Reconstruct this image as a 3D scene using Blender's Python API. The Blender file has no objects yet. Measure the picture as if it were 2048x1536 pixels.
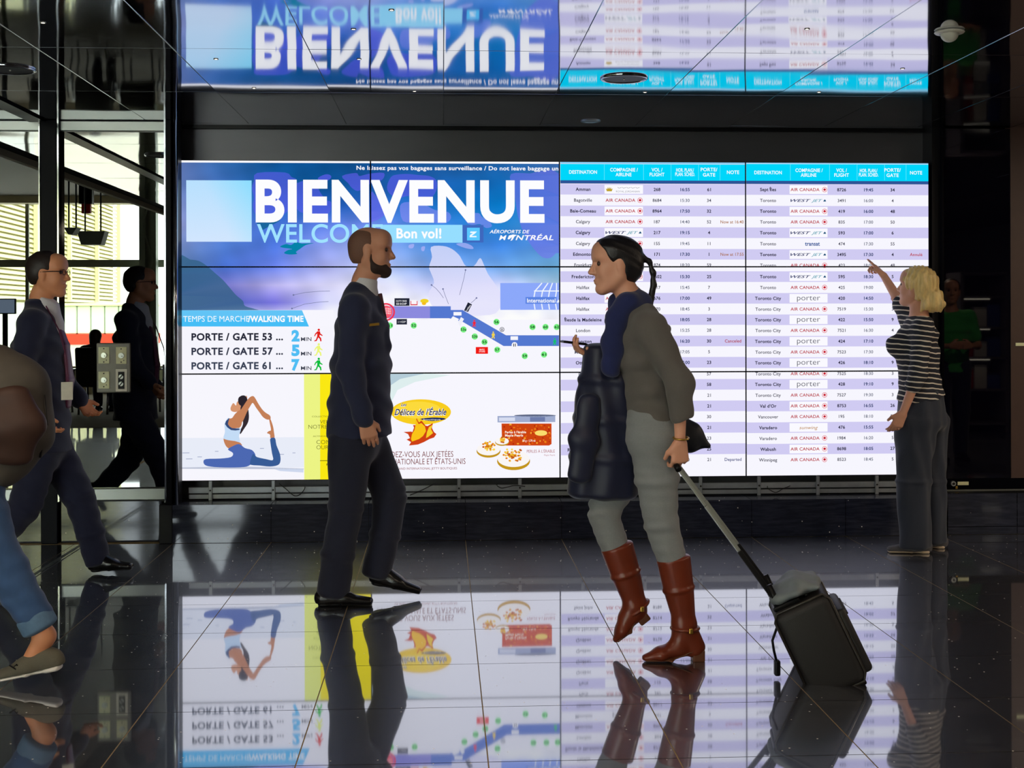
import bpy, bmesh, math, random
import numpy as np
from mathutils import Matrix, Vector
from mathutils.geometry import tessellate_polygon

random.seed(7)
scene = bpy.context.scene
COL = scene.collection
PI = math.pi

# ---------------------------------------------------------------- camera
FPX, HCAM = 2650.0, 1.40
YAW = math.atan(139 / 2650.0)
ROLL = -0.0022
RC = (Matrix.Rotation(-YAW, 3, 'Z') @ Matrix.Rotation(PI / 2, 3, 'X') @ Matrix.Rotation(ROLL, 3, 'Z'))
cam_d = bpy.data.cameras.new('camera')
cam_d.sensor_width = 36.0
cam_d.lens = FPX / 2048 * 36.0
cam_d.shift_y = -(768 - 630.7) / 2048
cam_d.clip_end = 300
cam = bpy.data.objects.new('camera', cam_d)
COL.objects.link(cam)
cam.matrix_world = Matrix.Translation((0, 0, HCAM)) @ RC.to_4x4()
scene.camera = cam

# ---------------------------------------------------------------- world: bright overcast daylight outside the lounge windows
world = bpy.data.worlds.new('overcast_sky')
scene.world = world
world.use_nodes = True
bg = world.node_tree.nodes['Background']
bg.inputs['Color'].default_value = (0.93, 1.0, 0.95, 1)
bg.inputs['Strength'].default_value = 13.0

scene.view_settings.view_transform = 'Standard'
scene.view_settings.look = 'None'
scene.view_settings.exposure = 0.0
scene.view_settings.gamma = 1.0
scene.view_settings.use_curve_mapping = False
scene.cycles.use_denoising = True
scene.cycles.max_bounces = 10
scene.cycles.glossy_bounces = 6
scene.cycles.sample_clamp_indirect = 6.0

WIN = (-12.0, -3.6, -7.5, 0.5, 3.42)      # lounge window: x0, x1, y, z0, z1


def area_light(name, loc, rot, size, energy, color, size_y=None, portal=False, spread=None):
    d = bpy.data.lights.new(name, 'AREA')
    d.energy, d.color = energy, color
    if size_y:
        d.shape, d.size, d.size_y = 'RECTANGLE', size, size_y
    else:
        d.shape, d.size = 'DISK', size
    if spread:
        d.spread = spread
    d.cycles.is_portal = portal
    o = bpy.data.objects.new(name, d)
    o.location, o.rotation_euler = loc, rot
    COL.objects.link(o)
    return o


# portal only guides the sky light through the window opening
area_light('window_portal', ((WIN[0] + WIN[1]) / 2, WIN[2] + 0.02, (WIN[3] + WIN[4]) / 2), (PI / 2, 0, PI),
           WIN[1] - WIN[0], 1, (1, 1, 1), WIN[4] - WIN[3], True)

# ---------------------------------------------------------------- pixel helpers (only used to read positions off the photograph)


def ray(px, py):
    return RC @ Vector(((px - 1024) / FPX, (630.7 - py) / FPX, -1))


def P(px, py, Y):
    d = ray(px, py)
    return Vector((0, 0, HCAM)) + d * (Y / d.y)


def G(px, py, z=0.0):
    d = ray(px, py)
    return Vector((0, 0, HCAM)) + d * ((z - HCAM) / d.z)


YM = 8.34                                  # face of the dark mirror glazing


def V(px, py, Y):                          # a point seen in the mirror glazing, really standing at depth Y
    p = P(px, py, 2 * YM - Y)
    return Vector((p.x, Y, p.z))


def lin(c):
    out = []
    for v in c[:3]:
        v = v / 255.0
        out.append(v / 12.92 if v <= 0.04045 else ((v + 0.055) / 1.055) ** 2.4)
    return tuple(out)


# ---------------------------------------------------------------- materials
def new_mat(name):
    m = bpy.data.materials.new(name)
    m.use_nodes = True
    nt = m.node_tree
    nt.nodes.clear()
    out = nt.nodes.new('ShaderNodeOutputMaterial')
    return m, nt, out


def N(nt, t, **kw):
    n = nt.nodes.new(t)
    for k, v in kw.items():
        if k.startswith('i_'):
            n.inputs[k[2:].replace('_', ' ')].default_value = v
        else:
            setattr(n, k, v)
    return n


def pbr(name, rgb, rough=0.5, metal=0.0, ior=1.45, var=0.12, scale=30.0, stretch=(1, 1, 1), bump=0.0, bscale=None, sheen=0.0, coat=0.0, sss=0.0, spec=0.5):
    """principled material with a noise that varies colour and relief; rgb is sRGB 0-255"""
    m, nt, out = new_mat(name)
    b = N(nt, 'ShaderNodeBsdfPrincipled')
    b.inputs['Roughness'].default_value = rough
    b.inputs['Metallic'].default_value = metal
    b.inputs['IOR'].default_value = ior
    b.inputs['Specular IOR Level'].default_value = spec
    b.inputs['Sheen Weight'].default_value = sheen
    b.inputs['Coat Weight'].default_value = coat
    if sss:
        b.inputs['Subsurface Weight'].default_value = sss
        b.inputs['Subsurface Radius'].default_value = (0.012, 0.005, 0.003)
    g = N(nt, 'ShaderNodeNewGeometry')
    mp = N(nt, 'ShaderNodeMapping')
    mp.inputs['Scale'].default_value = stretch
    nt.links.new(g.outputs['Position'], mp.inputs['Vector'])
    nz = N(nt, 'ShaderNodeTexNoise')
    nz.inputs['Scale'].default_value = scale
    nz.inputs['Detail'].default_value = 4
    nt.links.new(mp.outputs[0], nz.inputs['Vector'])
    mix = N(nt, 'ShaderNodeMix', data_type='RGBA')
    c = lin(rgb)
    mix.inputs[6].default_value = tuple(x * (1 - var) for x in c) + (1,)
    mix.inputs[7].default_value = tuple(min(1, x * (1 + var)) for x in c) + (1,)
    nt.links.new(nz.outputs[0], mix.inputs[0])
    nt.links.new(mix.outputs[2], b.inputs['Base Color'])
    if bump:
        bm_ = N(nt, 'ShaderNodeBump')
        bm_.inputs['Distance'].default_value = bump
        if bscale:
            n2 = N(nt, 'ShaderNodeTexNoise')
            n2.inputs['Scale'].default_value = bscale
            nt.links.new(mp.outputs[0], n2.inputs['Vector'])
            nt.links.new(n2.outputs[0], bm_.inputs['Height'])
        else:
            nt.links.new(nz.outputs[0], bm_.inputs['Height'])
        nt.links.new(bm_.outputs[0], b.inputs['Normal'])
    nt.links.new(b.outputs[0], out.inputs[0])
    return m


_EM = {}


def emit(rgb, k=1.0):
    key = (tuple(rgb), k)
    if key not in _EM:
        m, nt, out = new_mat('screen_light_%d_%d_%d' % tuple(int(x) for x in rgb[:3]))
        e = N(nt, 'ShaderNodeEmission')
        e.inputs[0].default_value = lin(rgb) + (1,)
        e.inputs[1].default_value = k
        nt.links.new(e.outputs[0], out.inputs[0])
        _EM[key] = m
    return _EM[key]


def granite(name, gloss_lo, gloss_hi, rough, tint, base=(0.010, 0.011, 0.014), haze=0.2, streak=(0.075, 0.070, 0.066)):
    """black stone with streaks and bright mica flecks, polished: reflection rises towards grazing view"""
    m, nt, out = new_mat(name)
    g = N(nt, 'ShaderNodeNewGeometry')
    mp = N(nt, 'ShaderNodeMapping')
    mp.inputs['Scale'].default_value = (3, 26, 26)
    nt.links.new(g.outputs['Position'], mp.inputs['Vector'])
    st = N(nt, 'ShaderNodeTexNoise')
    st.inputs['Scale'].default_value = 2.2
    st.inputs['Detail'].default_value = 7
    st.inputs['Roughness'].default_value = 0.65
    nt.links.new(mp.outputs[0], st.inputs['Vector'])
    rp = N(nt, 'ShaderNodeValToRGB')
    rp.color_ramp.elements[0].position, rp.color_ramp.elements[1].position = 0.42, 0.78
    rp.color_ramp.elements[0].color = base + (1,)
    rp.color_ramp.elements[1].color = streak + (1,)
    nt.links.new(st.outputs[0], rp.inputs[0])
    vo = N(nt, 'ShaderNodeTexVoronoi')
    vo.inputs['Scale'].default_value = 34
    nt.links.new(g.outputs['Position'], vo.inputs['Vector'])
    lt = N(nt, 'ShaderNodeMath', operation='LESS_THAN')
    lt.inputs[1].default_value = 0.11
    nt.links.new(vo.outputs['Distance'], lt.inputs[0])
    sep = N(nt, 'ShaderNodeSeparateColor')
    nt.links.new(vo.outputs['Color'], sep.inputs[0])
    gt = N(nt, 'ShaderNodeMath', operation='GREATER_THAN')
    gt.inputs[1].default_value = 0.86
    nt.links.new(sep.outputs[0], gt.inputs[0])
    fl = N(nt, 'ShaderNodeMath', operation='MULTIPLY')
    nt.links.new(lt.outputs[0], fl.inputs[0])
    nt.links.new(gt.outputs[0], fl.inputs[1])
    mx = N(nt, 'ShaderNodeMix', data_type='RGBA')
    nt.links.new(fl.outputs[0], mx.inputs[0])
    nt.links.new(rp.outputs[0], mx.inputs[6])
    mx.inputs[7].default_value = (0.95, 0.9, 0.8, 1)
    df = N(nt, 'ShaderNodeBsdfDiffuse')
    nt.links.new(mx.outputs[2], df.inputs[0])
    gl = N(nt, 'ShaderNodeBsdfGlossy')
    gl.inputs['Color'].default_value = tint + (1,)
    gl.inputs['Roughness'].default_value = rough
    lw = N(nt, 'ShaderNodeLayerWeight')
    lw.inputs[0].default_value = 0.5
    mr = N(nt, 'ShaderNodeMapRange')
    mr.inputs[1].default_value, mr.inputs[2].default_value = 0.05, 0.80
    mr.inputs[3].default_value, mr.inputs[4].default_value = gloss_lo, gloss_hi
    nt.links.new(lw.outputs['Facing'], mr.inputs[0])
    # flecks are not mirrored over
    iv = N(nt, 'ShaderNodeMath', operation='MULTIPLY_ADD')
    iv.inputs[1].default_value, iv.inputs[2].default_value = -0.6, 1.0
    nt.links.new(fl.outputs[0], iv.inputs[0])
    fm = N(nt, 'ShaderNodeMath', operation='MULTIPLY')
    nt.links.new(mr.outputs[0], fm.inputs[0])
    nt.links.new(iv.outputs[0], fm.inputs[1])
    # most of the polish is mirror-like, a little is a broad sheen
    g2 = N(nt, 'ShaderNodeBsdfGlossy')
    g2.inputs['Color'].default_value = tint + (1,)
    g2.inputs['Roughness'].default_value = 0.34
    gm = N(nt, 'ShaderNodeMixShader')
    gm.inputs[0].default_value = haze
    nt.links.new(gl.outputs[0], gm.inputs[1])
    nt.links.new(g2.outputs[0], gm.inputs[2])
    mxs = N(nt, 'ShaderNodeMixShader')
    nt.links.new(fm.outputs[0], mxs.inputs[0])
    nt.links.new(df.outputs[0], mxs.inputs[1])
    nt.links.new(gm.outputs[0], mxs.inputs[2])
    nt.links.new(mxs.outputs[0], out.inputs[0])
    return m


M = {}
M['floor'] = granite('polished_black_granite_floor', 0.10, 0.72, 0.035, (0.90, 0.93, 1.0))
M['plinth'] = granite('polished_black_granite_plinth', 0.045, 0.35, 0.05, (0.95, 0.97, 1.0), base=(0.008, 0.010, 0.020), streak=(0.030, 0.034, 0.056))
M['grout'] = pbr('beige_grout', (176, 150, 104), 0.7, var=0.25, scale=60)
M['ceil'] = pbr('mirror_polished_dark_metal', (205, 208, 216), 0.045, 1.0, var=0.03, scale=4)
M['ceil_gap'] = pbr('black_ceiling_void', (8, 8, 10), 0.8)
M['bulk'] = pbr('brushed_grey_wall_metal', (92, 92, 96), 0.42, 0.7, var=0.12, scale=3, stretch=(1, 1, 3))
M['black'] = pbr('black_gloss_metal', (6, 6, 12), 0.3, spec=0.04)
M['satin_black'] = pbr('satin_black_plastic', (14, 14, 17), 0.4, spec=0.2)
M['chrome'] = pbr('polished_chrome', (170, 174, 180), 0.12, 1.0, var=0.04)
M['alu'] = pbr('brushed_aluminium', (140, 144, 140), 0.36, 0.8, var=0.08, stretch=(1, 8, 30))
M['rail'] = pbr('galvanised_steel_rail', (150, 155, 160), 0.4, 0.6, var=0.25, scale=14)
M['glassdark'], nt_, out_g = new_mat('dark_mirror_glass')
gg_ = N(nt_, 'ShaderNodeBsdfGlossy')
gg_.inputs['Roughness'].default_value = 0.0
tn_ = N(nt_, 'ShaderNodeTexNoise')
tn_.inputs['Scale'].default_value = 3.0
rg_ = N(nt_, 'ShaderNodeValToRGB')
rg_.color_ramp.elements[0].color, rg_.color_ramp.elements[1].color = (0.175, 0.180, 0.172, 1), (0.190, 0.195, 0.185, 1)
nt_.links.new(tn_.outputs[0], rg_.inputs[0])
nt_.links.new(rg_.outputs[0], gg_.inputs['Color'])
nt_.links.new(gg_.outputs[0], out_g.inputs[0])
M['glassblack'] = pbr('black_glass', (4, 3, 12), 0.02, 0.0, ior=1.5, var=0.0)
M['brown'] = pbr('brown_stone_panel', (66, 46, 38), 0.5, var=0.2, scale=9)
M['white_plastic'] = pbr('white_plastic', (226, 222, 205), 0.35)
M['cream_plate'] = pbr('cream_plate', (222, 222, 178), 0.4)
M['grey_plate'] = pbr('grey_plate', (120, 118, 110), 0.45, 0.3)
M['knob'] = pbr('silver_knob', (190, 195, 190), 0.3, 0.7)
M['dark_screw'] = pbr('dark_screw', (40, 38, 36), 0.5, 0.5)
M['brass'] = pbr('brass', (200, 160, 70), 0.3, 0.9)
M['cable'] = pbr('black_cable', (12, 12, 14), 0.5)
M['lounge_wall'] = pbr('lounge_cream_wall', (216, 206, 176), 0.7)
M['lounge_ceil'] = pbr('lounge_dark_ceiling', (70, 64, 58), 0.6)
M['carpet'] = pbr('brown_grey_carpet', (96, 88, 74), 0.95, var=0.4, scale=40, stretch=(0.3, 3, 1), bump=0.003)
M['hall_dark'] = pbr('hall_dark_wall', (58, 52, 52), 0.5)
M['steel'] = pbr('grey_green_steel', (140, 152, 140), 0.45, 0.3)
M['mullion'] = pbr('window_bar_grey', (150, 154, 138), 0.5, 0.3)
M['slat'] = pbr('cream_louvre', (244, 240, 186), 0.6, var=.03)
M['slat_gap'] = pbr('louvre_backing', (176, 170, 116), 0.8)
M['pale_green'] = pbr('pale_green_panel', (222, 240, 208), 0.5, var=0.05)
M['red_band'] = pbr('orange_red_band', (235, 60, 20), 0.5, var=0.05)
M['tarmac'] = pbr('wet_tarmac', (190, 190, 186), 0.9)
M['seat'] = pbr('black_seat_vinyl', (30, 29, 30), 0.45)
M['sign_grey'] = pbr('sign_grey', (158, 166, 156), 0.5)
M['red_sign'] = pbr('red_exit_sign', (220, 30, 30), 0.5)


# ---------------------------------------------------------------- object helpers
def tag(o, label=None, cat=None, group=None, kind=None):
    if label: o['label'] = label
    if cat: o['category'] = cat
    if group: o['group'] = group
    if kind: o['kind'] = kind
    return o


def empty(name, loc=(0, 0, 0), rz=0.0):
    o = bpy.data.objects.new(name, None)
    o.empty_display_size = 0.1
    o.location = loc
    o.rotation_euler = (0, 0, rz)
    COL.objects.link(o)
    return o


def wpos(o):
    p = Vector(o.location)
    return p + wpos(o.parent) if o.parent else p


def link(name, me, mats, parent=None, loc=(0, 0, 0)):
    o = bpy.data.objects.new(name, me)
    for m in (mats if isinstance(mats, (list, tuple)) else [mats]):
        if me.materials.find(m.name) < 0:
            me.materials.append(m)
    COL.objects.link(o)
    o.location = loc
    if parent:
        o.parent = parent
    return o


class MB:
    """collects shapes in world coordinates; build() links them as ONE mesh"""

    def __init__(self):
        self.bm = bmesh.new()

    def _xf(self, vs, mat):
        bmesh.ops.transform(self.bm, matrix=mat, verts=vs)
        return self

    def box(self, c, s, rot=None, bevel=0.0, seg=2):
        r = bmesh.ops.create_cube(self.bm, size=1.0)
        vs = r['verts']
        bmesh.ops.scale(self.bm, vec=s, verts=vs)
        if bevel:
            es = list({e for v in vs for e in v.link_edges})
            r2 = bmesh.ops.bevel(self.bm, geom=es, offset=bevel, segments=seg, affect='EDGES', profile=0.5)
            vs = list({v for f in r2['faces'] for v in f.verts} | {v for v in vs if v.is_valid})
        m = Matrix.Translation(c) @ (rot.to_4x4() if rot else Matrix())
        return self._xf(vs, m)

    def span(self, a, b, bevel=0.0, seg=1):
        a, b = Vector(a), Vector(b)
        return self.box((a + b) / 2, [abs(x) for x in (b - a)], None, bevel, seg)

    def bar(self, a, b, w, h, up=(0, 0, 1), bevel=0.0):
        a, b = Vector(a), Vector(b)
        d = (b - a)
        z = d.normalized()
        x = Vector(up).cross(z)
        if x.length < 1e-4:
            x = Vector((1, 0, 0)).cross(z)
        x.normalize()
        y = z.cross(x)
        rot = Matrix((x, y, z)).transposed()
        return self.box((a + b) / 2, (w, h, d.length), rot, bevel)

    def cyl(self, a, b, r, r2=None, n=20, cap=True):
        a, b = Vector(a), Vector(b)
        d = b - a
        q = bmesh.ops.create_cone(self.bm, cap_ends=cap, segments=n, radius1=r, radius2=r if r2 is None else r2, depth=d.length)
        m = Matrix.Translation((a + b) / 2) @ d.to_track_quat('Z', 'Y').to_matrix().to_4x4()
        return self._xf(q['verts'], m)

    def ball(self, c, r, n=16):
        q = bmesh.ops.create_uvsphere(self.bm, u_segments=n, v_segments=n // 2 + 2, radius=1.0)
        s = r if isinstance(r, (tuple, list)) else (r, r, r)
        return self._xf(q['verts'], Matrix.Translation(c) @ Matrix.Diagonal((*s, 1)))

    def tube(self, pts, r, n=8):
        pts = [Vector(p) for p in pts]
        rs = r if isinstance(r, (list, tuple)) else [r] * len(pts)
        prev = None
        x = None
        for i, p in enumerate(pts):
            t = (pts[min(i + 1, len(pts) - 1)] - pts[max(i - 1, 0)]).normalized()
            if x is None:
                x = t.orthogonal().normalized()
            else:
                x = (x - t * x.dot(t)).normalized()
            y = t.cross(x)
            ring = [self.bm.verts.new(p + (x * math.cos(2 * PI * k / n) + y * math.sin(2 * PI * k / n)) * rs[i]) for k in range(n)]
            if prev:
                for k in range(n):
                    self.bm.faces.new((prev[k], prev[(k + 1) % n], ring[(k + 1) % n], ring[k]))
            else:
                self.bm.faces.new(ring[::-1])
            prev = ring
        self.bm.faces.new(prev)
        return self

    def lathe(self, c, prof, n=32):
        prev = None
        for (r, z) in prof:
            ring = [self.bm.verts.new((c[0] + r * math.cos(2 * PI * k / n), c[1] + r * math.sin(2 * PI * k / n), c[2] + z)) for k in range(n)]
            if prev:
                for k in range(n):
                    self.bm.faces.new((prev[k], prev[(k + 1) % n], ring[(k + 1) % n], ring[k]))
            prev = ring
        return self

    def poly(self, pts, thick, axis):
        """prism from a planar outline, extruded by vector axis*thick"""
        vs = [self.bm.verts.new(p) for p in pts]
        f = self.bm.faces.new(vs)
        r = bmesh.ops.extrude_face_region(self.bm, geom=[f])
        nv = [g for g in r['geom'] if isinstance(g, bmesh.types.BMVert)]
        bmesh.ops.translate(self.bm, vec=Vector(axis) * thick, verts=nv)
        return self

    def build(self, name, mats, parent=None, smooth=False):
        bmesh.ops.recalc_face_normals(self.bm, faces=self.bm.faces)
        me = bpy.data.meshes.new(name)
        off = wpos(parent) if parent else Vector((0, 0, 0))
        if off.length:
            bmesh.ops.translate(self.bm, vec=-off, verts=self.bm.verts)
        rz = 0.0
        q = parent
        while q:
            rz += q.rotation_euler.z
            q = q.parent
        if rz:
            bmesh.ops.rotate(self.bm, cent=(0, 0, 0), matrix=Matrix.Rotation(-rz, 3, 'Z'), verts=self.bm.verts)
        self.bm.to_mesh(me)
        self.bm.free()
        if smooth:
            me.polygons.foreach_set('use_smooth', [True] * len(me.polygons))
        return link(name, me, mats, parent)


def centre(o):
    """moves a top-level mesh's origin to the middle of its base"""
    me = o.data
    co = np.empty(len(me.vertices) * 3)
    me.vertices.foreach_get('co', co)
    co = co.reshape(-1, 3)
    lo, hi = co.min(0), co.max(0)
    c = np.array([(lo[0] + hi[0]) / 2, (lo[1] + hi[1]) / 2, lo[2]])
    me.vertices.foreach_set('co', (co - c).ravel())
    o.location = Vector(o.location) + Vector(c)
    return o

# ================================================================ THE SETTING
YS, YP, YB, HC = 8.43, 8.25, 8.60, 2.61       # screen faces, plinth face, bulkhead, ceiling height
SX0, SPW, SZ0, SPH = -1.654, 1.2006, 0.361, 0.6740
XR = 7.6                                       # far right of the hall
XL = -3.24                                     # where hall meets lounge


def struct(o):
    o['kind'] = 'structure'
    return o


# ---- floor: grout bed with separate stone tiles
fl = struct(MB().span((-2.9, 2.3, -0.05), (5.6, 8.62, -0.0025)).build('floor', M['grout']))
TP, TD = 0.6, 0.586
tile_me = None
for r in range(10):
    for c in range(-5, 9):
        x0, y1 = 0.14 + TP * c, YP + 0.004 - TD * r
        if tile_me is None:
            b = MB().span((-TP / 2 + 0.0022, -TD / 2 + 0.0022, -0.02), (TP / 2 - 0.0022, TD / 2 - 0.0022, 0))
            o = b.build('floor_tile', M['floor'])
            tile_me = o.data
        else:
            o = bpy.data.objects.new('floor_tile', tile_me)
            COL.objects.link(o)
        o.parent = fl
        o.location = (x0 + TP / 2, y1 - TD / 2, 0)
MB().span((-2.9, -7.7, -0.05), (XR, 2.39, 0)).build('floor_slab', M['floor'], fl)
MB().span((5.54, 2.39, -0.05), (XR, 8.62, 0)).build('floor_slab', M['floor'], fl)
MB().span((-12.0, -0.2, -0.05), (-2.9, 8.62, 0)).build('floor_slab', M['floor'], fl)
MB().span((-12.0, -7.7, -0.05), (-2.9, -0.2, 0.004)).build('carpet', M['carpet'], fl)
st = MB().span((-2.225, 0, -0.001), (-2.205, YP, 0.0015)).span((-2.19, 0, -0.001), (-2.183, YP, 0.0015))
st.build('metal_joint_strip', M['alu'], fl)

# ---- ceiling: dark void with separate mirror-polished metal panels, each slightly wavy
ce = struct(MB().span((XL, -7.7, HC + 0.03), (XR, 8.7, HC + 0.12)).build('ceiling', M['ceil_gap']))
PX, PY = 0.6115, 1.17
pan = []
for v in range(5):
    rnd = random.Random(40 + v)
    ph = [rnd.uniform(0, 6.28) for _ in range(6)]
    nx, ny = 12, 20
    W_, D_ = PX - 0.0035, PY - 0.0035
    vs, fs = [], []
    for j in range(ny + 1):
        for i in range(nx + 1):
            x, y = (i / nx - .5) * W_, (j / ny - .5) * D_
            u, w = i / nx * 2 - 1, j / ny * 2 - 1
            z = 0.00040 * math.sin(7 * x + ph[0]) * math.sin(4.5 * y + ph[1]) + 0.00018 * math.sin(11 * y + 3 * x + ph[2]) + 0.00010 * math.sin(15 * x + ph[3])
            vs.append((x, y, z))
    for j in range(ny):
        for i in range(nx):
            a = j * (nx + 1) + i
            fs.append((a, a + nx + 1, a + nx + 2, a + 1))
    # folded-up edges
    n0 = len(vs)
    ring = [i for i in range(nx + 1)] + [j * (nx + 1) + nx for j in range(1, ny + 1)] + [ny * (nx + 1) + i for i in range(nx - 1, -1, -1)] + [j * (nx + 1) for j in range(ny - 1, 0, -1)]
    k = len(ring)
    vs += [vs[i] for i in ring] + [(vs[i][0], vs[i][1], 0.025) for i in ring]
    for i in range(k):
        fs.append((n0 + i, n0 + (i + 1) % k, n0 + k + (i + 1) % k, n0 + k + i))
    me = bpy.data.meshes.new('ceiling_panel')
    me.from_pydata(vs, [], fs)
    me.polygons.foreach_set('use_smooth', [i < nx * ny for i in range(len(fs))])
    me.materials.append(M['ceil'])
    pan.append(me)
for r in range(7):
    for c in range(-5, 9):
        o = bpy.data.objects.new('ceiling_panel', pan[random.randrange(5)])
        COL.objects.link(o)
        o.parent = ce
        o.location = (0.008 + PX * (c + .5), 8.40 - PY * (r + .5), HC)
        o.rotation_euler = (0, 0, PI if random.random() < .5 else 0)
for c in range(-4, 9):  # chrome beads added along the seams to catch screen light as bright lines
    x = 0.008 + PX * c
    MB().tube([(x, 1.4, HC + .001), (x, 8.40, HC + .001)], .0026, 8).build('seam_glint_bead', M['chrome'], ce, True)
for r in range(6):
    y = 8.40 - PY * r
    MB().tube([(-3.0, y, HC + .0012), (5.5, y, HC + .0012)], .0018, 6).build('seam_glint_bead', M['chrome'], ce, True)
MB().span((-3.05, 8.40, HC), (5.5, 8.66, HC + 0.03)).build('border_panel', M['ceil'], ce)
MB().span((XL, -7.7, HC), (XR, 0.2, HC + 0.03)).build('ceiling_slab', M['hall_dark'], ce)
MB().span((5.51, 0.2, HC), (XR, 8.7, HC + 0.03)).build('ceiling_slab', M['hall_dark'], ce)
MB().span((-2.54, 0.2, HC - 0.012), (-2.44, YM, HC + 0.03)).build('slot_channel', M['black'], ce)
MB().span((XL - 0.05, -7.5, HC - 0.02), (XL, YM, HC + 0.9)).build('fascia_edge', M['lounge_wall'], ce)

# ---- wall behind the screens
wb = struct(MB().span((-1.74, YB, 0), (3.32, YB + 0.1, HC + 0.1)).build('wall_back', M['bulk']))
MB().span((-1.70, YB - 0.012, 2.395), (3.26, YB, HC - 0.012)).build('upper_panel', M['bulk'], wb)
MB().span((-1.74, YB - 0.05, HC - 0.012), (3.32, YB, HC)).build('shadow_gap', M['satin_black'], wb)
MB().span((-1.74, YS + 0.03, 0.2), (-1.70, YB, HC)).build('side_reveal', M['satin_black'], wb)

# ---- granite plinth of separate slabs below the screens
t1 = struct(MB().span((-1.72, YP + 0.02, 0), (3.18, YB, 0.215)).build('trim_1', M['satin_black']))
xs = [-1.705] + [0.14 + TP * k for k in range(-2, 6)]
xs[-1] = 3.19
xs = sorted(set(xs))
for a, b in zip(xs[:-1], xs[1:]):
    MB().span((a + .0015, YP, 0.002), (b - .0015, YP + 0.022, 0.236)).build('plinth_slab', M['plinth'], t1)
    MB().span((a + .0015, YP + 0.022, 0.214), (b - .0015, YB - 0.01, 0.236)).build('plinth_top_slab', M['plinth'], t1)

# ---- dark mirror glazing at the left: posts, rails, panes
w1 = struct(empty('window_1', (-2.6, YM, 0)))
xa, xb = P(118, 600, YM).x, P(327, 600, YM).x          # pane between mullion and post
m0, m1 = P(77, 600, YM - .06).x, P(118, 600, YM - .06).x
MB().span((xa - .02, YM, 0.262), (xb + .03, YM + 0.02, 2.56)).build('glass_pane', M['glassdark'], w1)
MB().span((-5.6, YM, 0.262), (m0 + .02, YM + 0.02, 2.56)).build('glass_pane', M['glassdark'], w1)
mu = MB().span((m0 + .012, YM - 0.06, 0), (m1 - .012, YM + 0.06, HC), .004).build('mullion', M['black'], w1)
MB().span((m1 - .009, YM - 0.064, 0.26), (m1, YM + .02, HC)).build('chrome_strip', M['chrome'], mu)
MB().span((m0, YM - 0.055, 0.26), (m0 + .007, YM + .02, HC)).build('chrome_strip', M['chrome'], mu)
q0, q1 = P(328, 600, YM - .08).x, P(356, 600, YM - .08).x
po = MB().span((q0 + .010, YM - 0.08, 0.236), (q0 + .045, YM + 0.24, HC), .003).build('post', M['black'], w1)
MB().span((q0, YM - 0.075, 0.25), (q0 + .010, YM + .02, HC)).build('chrome_strip', M['chrome'], po)
MB().cyl((q1 - .022, YM - .06, 0.236), (q1 - .022, YM - .06, HC), .019, n=24).build('chrome_column', M['chrome'], po, True)
MB().span((q1 - .010, YM - .06, 0.236), (q1 - .004, YM + .06, HC)).build('post_edge', M['satin_black'], po)
for a, b in ((-5.6, m0), (m1, q0)):
    MB().span((a, YM - .03, 2.545), (b, YM + .03, HC - 0.003), .004).build('transom', M['alu'], w1)
    MB().span((a, YM - .03, 0.262), (b, YM + .03, 0.335), .004).build('bottom_rail', M['alu'], w1)
    MB().span((a, YM - .034, 0.255), (b, YM + .03, 0.262)).build('shadow_line', M['satin_black'], w1)
e0, e1 = P(321, 1050, YM - .05).x, P(345, 1050, YM - .09).x
MB().span((-5.6, YM - .02, 0.002), (m0, YM + .06, 0.255)).build('plinth_slab', M['plinth'], w1)
MB().span((m1, YM - .02, 0.002), (e0, YM + .06, 0.255)).build('plinth_slab', M['plinth'], w1)
MB().span((e0, YP - .005, 0.0), (e1, YM + .06, 0.240), .003).build('post_base', M['satin_black'], w1)

# ---- black glass cabinet front at the right
w2 = struct(empty('window_2', (3.5, YS, 0)))
g0, g1 = P(1886, 600, YS - .03).x, P(2021, 600, YS - .03).x
MB().span((g0, YS - .03, 0.34), (g1, YS, 2.60)).build('glass_pane', M['glassblack'], w2)
MB().span((3.165, YS - .01, 0.24), (g0 - .012, YB, HC)).build('frame_post', M['satin_black'], w2)
MB().span((g0 - .012, YS - .05, 0.24), (g0, YS + .02, HC)).build('frame_edge', M['black'], w2)
MB().span((g0, YS - .04, 0.27), (XR, YS, 0.34), .003).build('bottom_rail', M['black'], w2)
MB().span((g0, YS - .05, 0.262), (XR, YS - .0, 0.270)).build('rail_lip', M['alu'], w2)
c = P(1906, 967, YS - .05)
lk = MB().cyl((c.x, YS - .062, c.z), (c.x, YS - .04, c.z), .016, n=24).build('lock', M['knob'], w2)
MB().cyl((c.x, YS - .066, c.z), (c.x, YS - .062, c.z), .008, n=16).build('key_slot', M['dark_screw'], lk)
c = P(1927, 967, YS - .05)
MB().box((c.x, YS - .043, c.z), (.072, .004, .022)).build('cream_label', M['cream_plate'], w2)
c = P(1913, 975, YS - .05)
MB().box((c.x, YS - .05, c.z), (.014, .012, .018), None, .002).build('brass_padlock', M['brass'], w2)
wr = struct(MB().span((g1, YS - .035, 0.34), (XR, YS + .05, HC)).build('wall_right_front', M['brown']))
wr.name = 'wall_right'
MB().span((g1 + .03, YS - .04, 1.195), (XR, YS - .034, 1.215)).build('panel_seam', M['cream_plate'], wr)
t2 = struct(MB().span((3.19, YP + .03, 0), (XR, YB, 0.262)).build('trim_2', M['satin_black']))
xe = [3.2, P(2035, 1020, YP).x, 4.6, 5.2, 5.8, XR]
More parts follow.
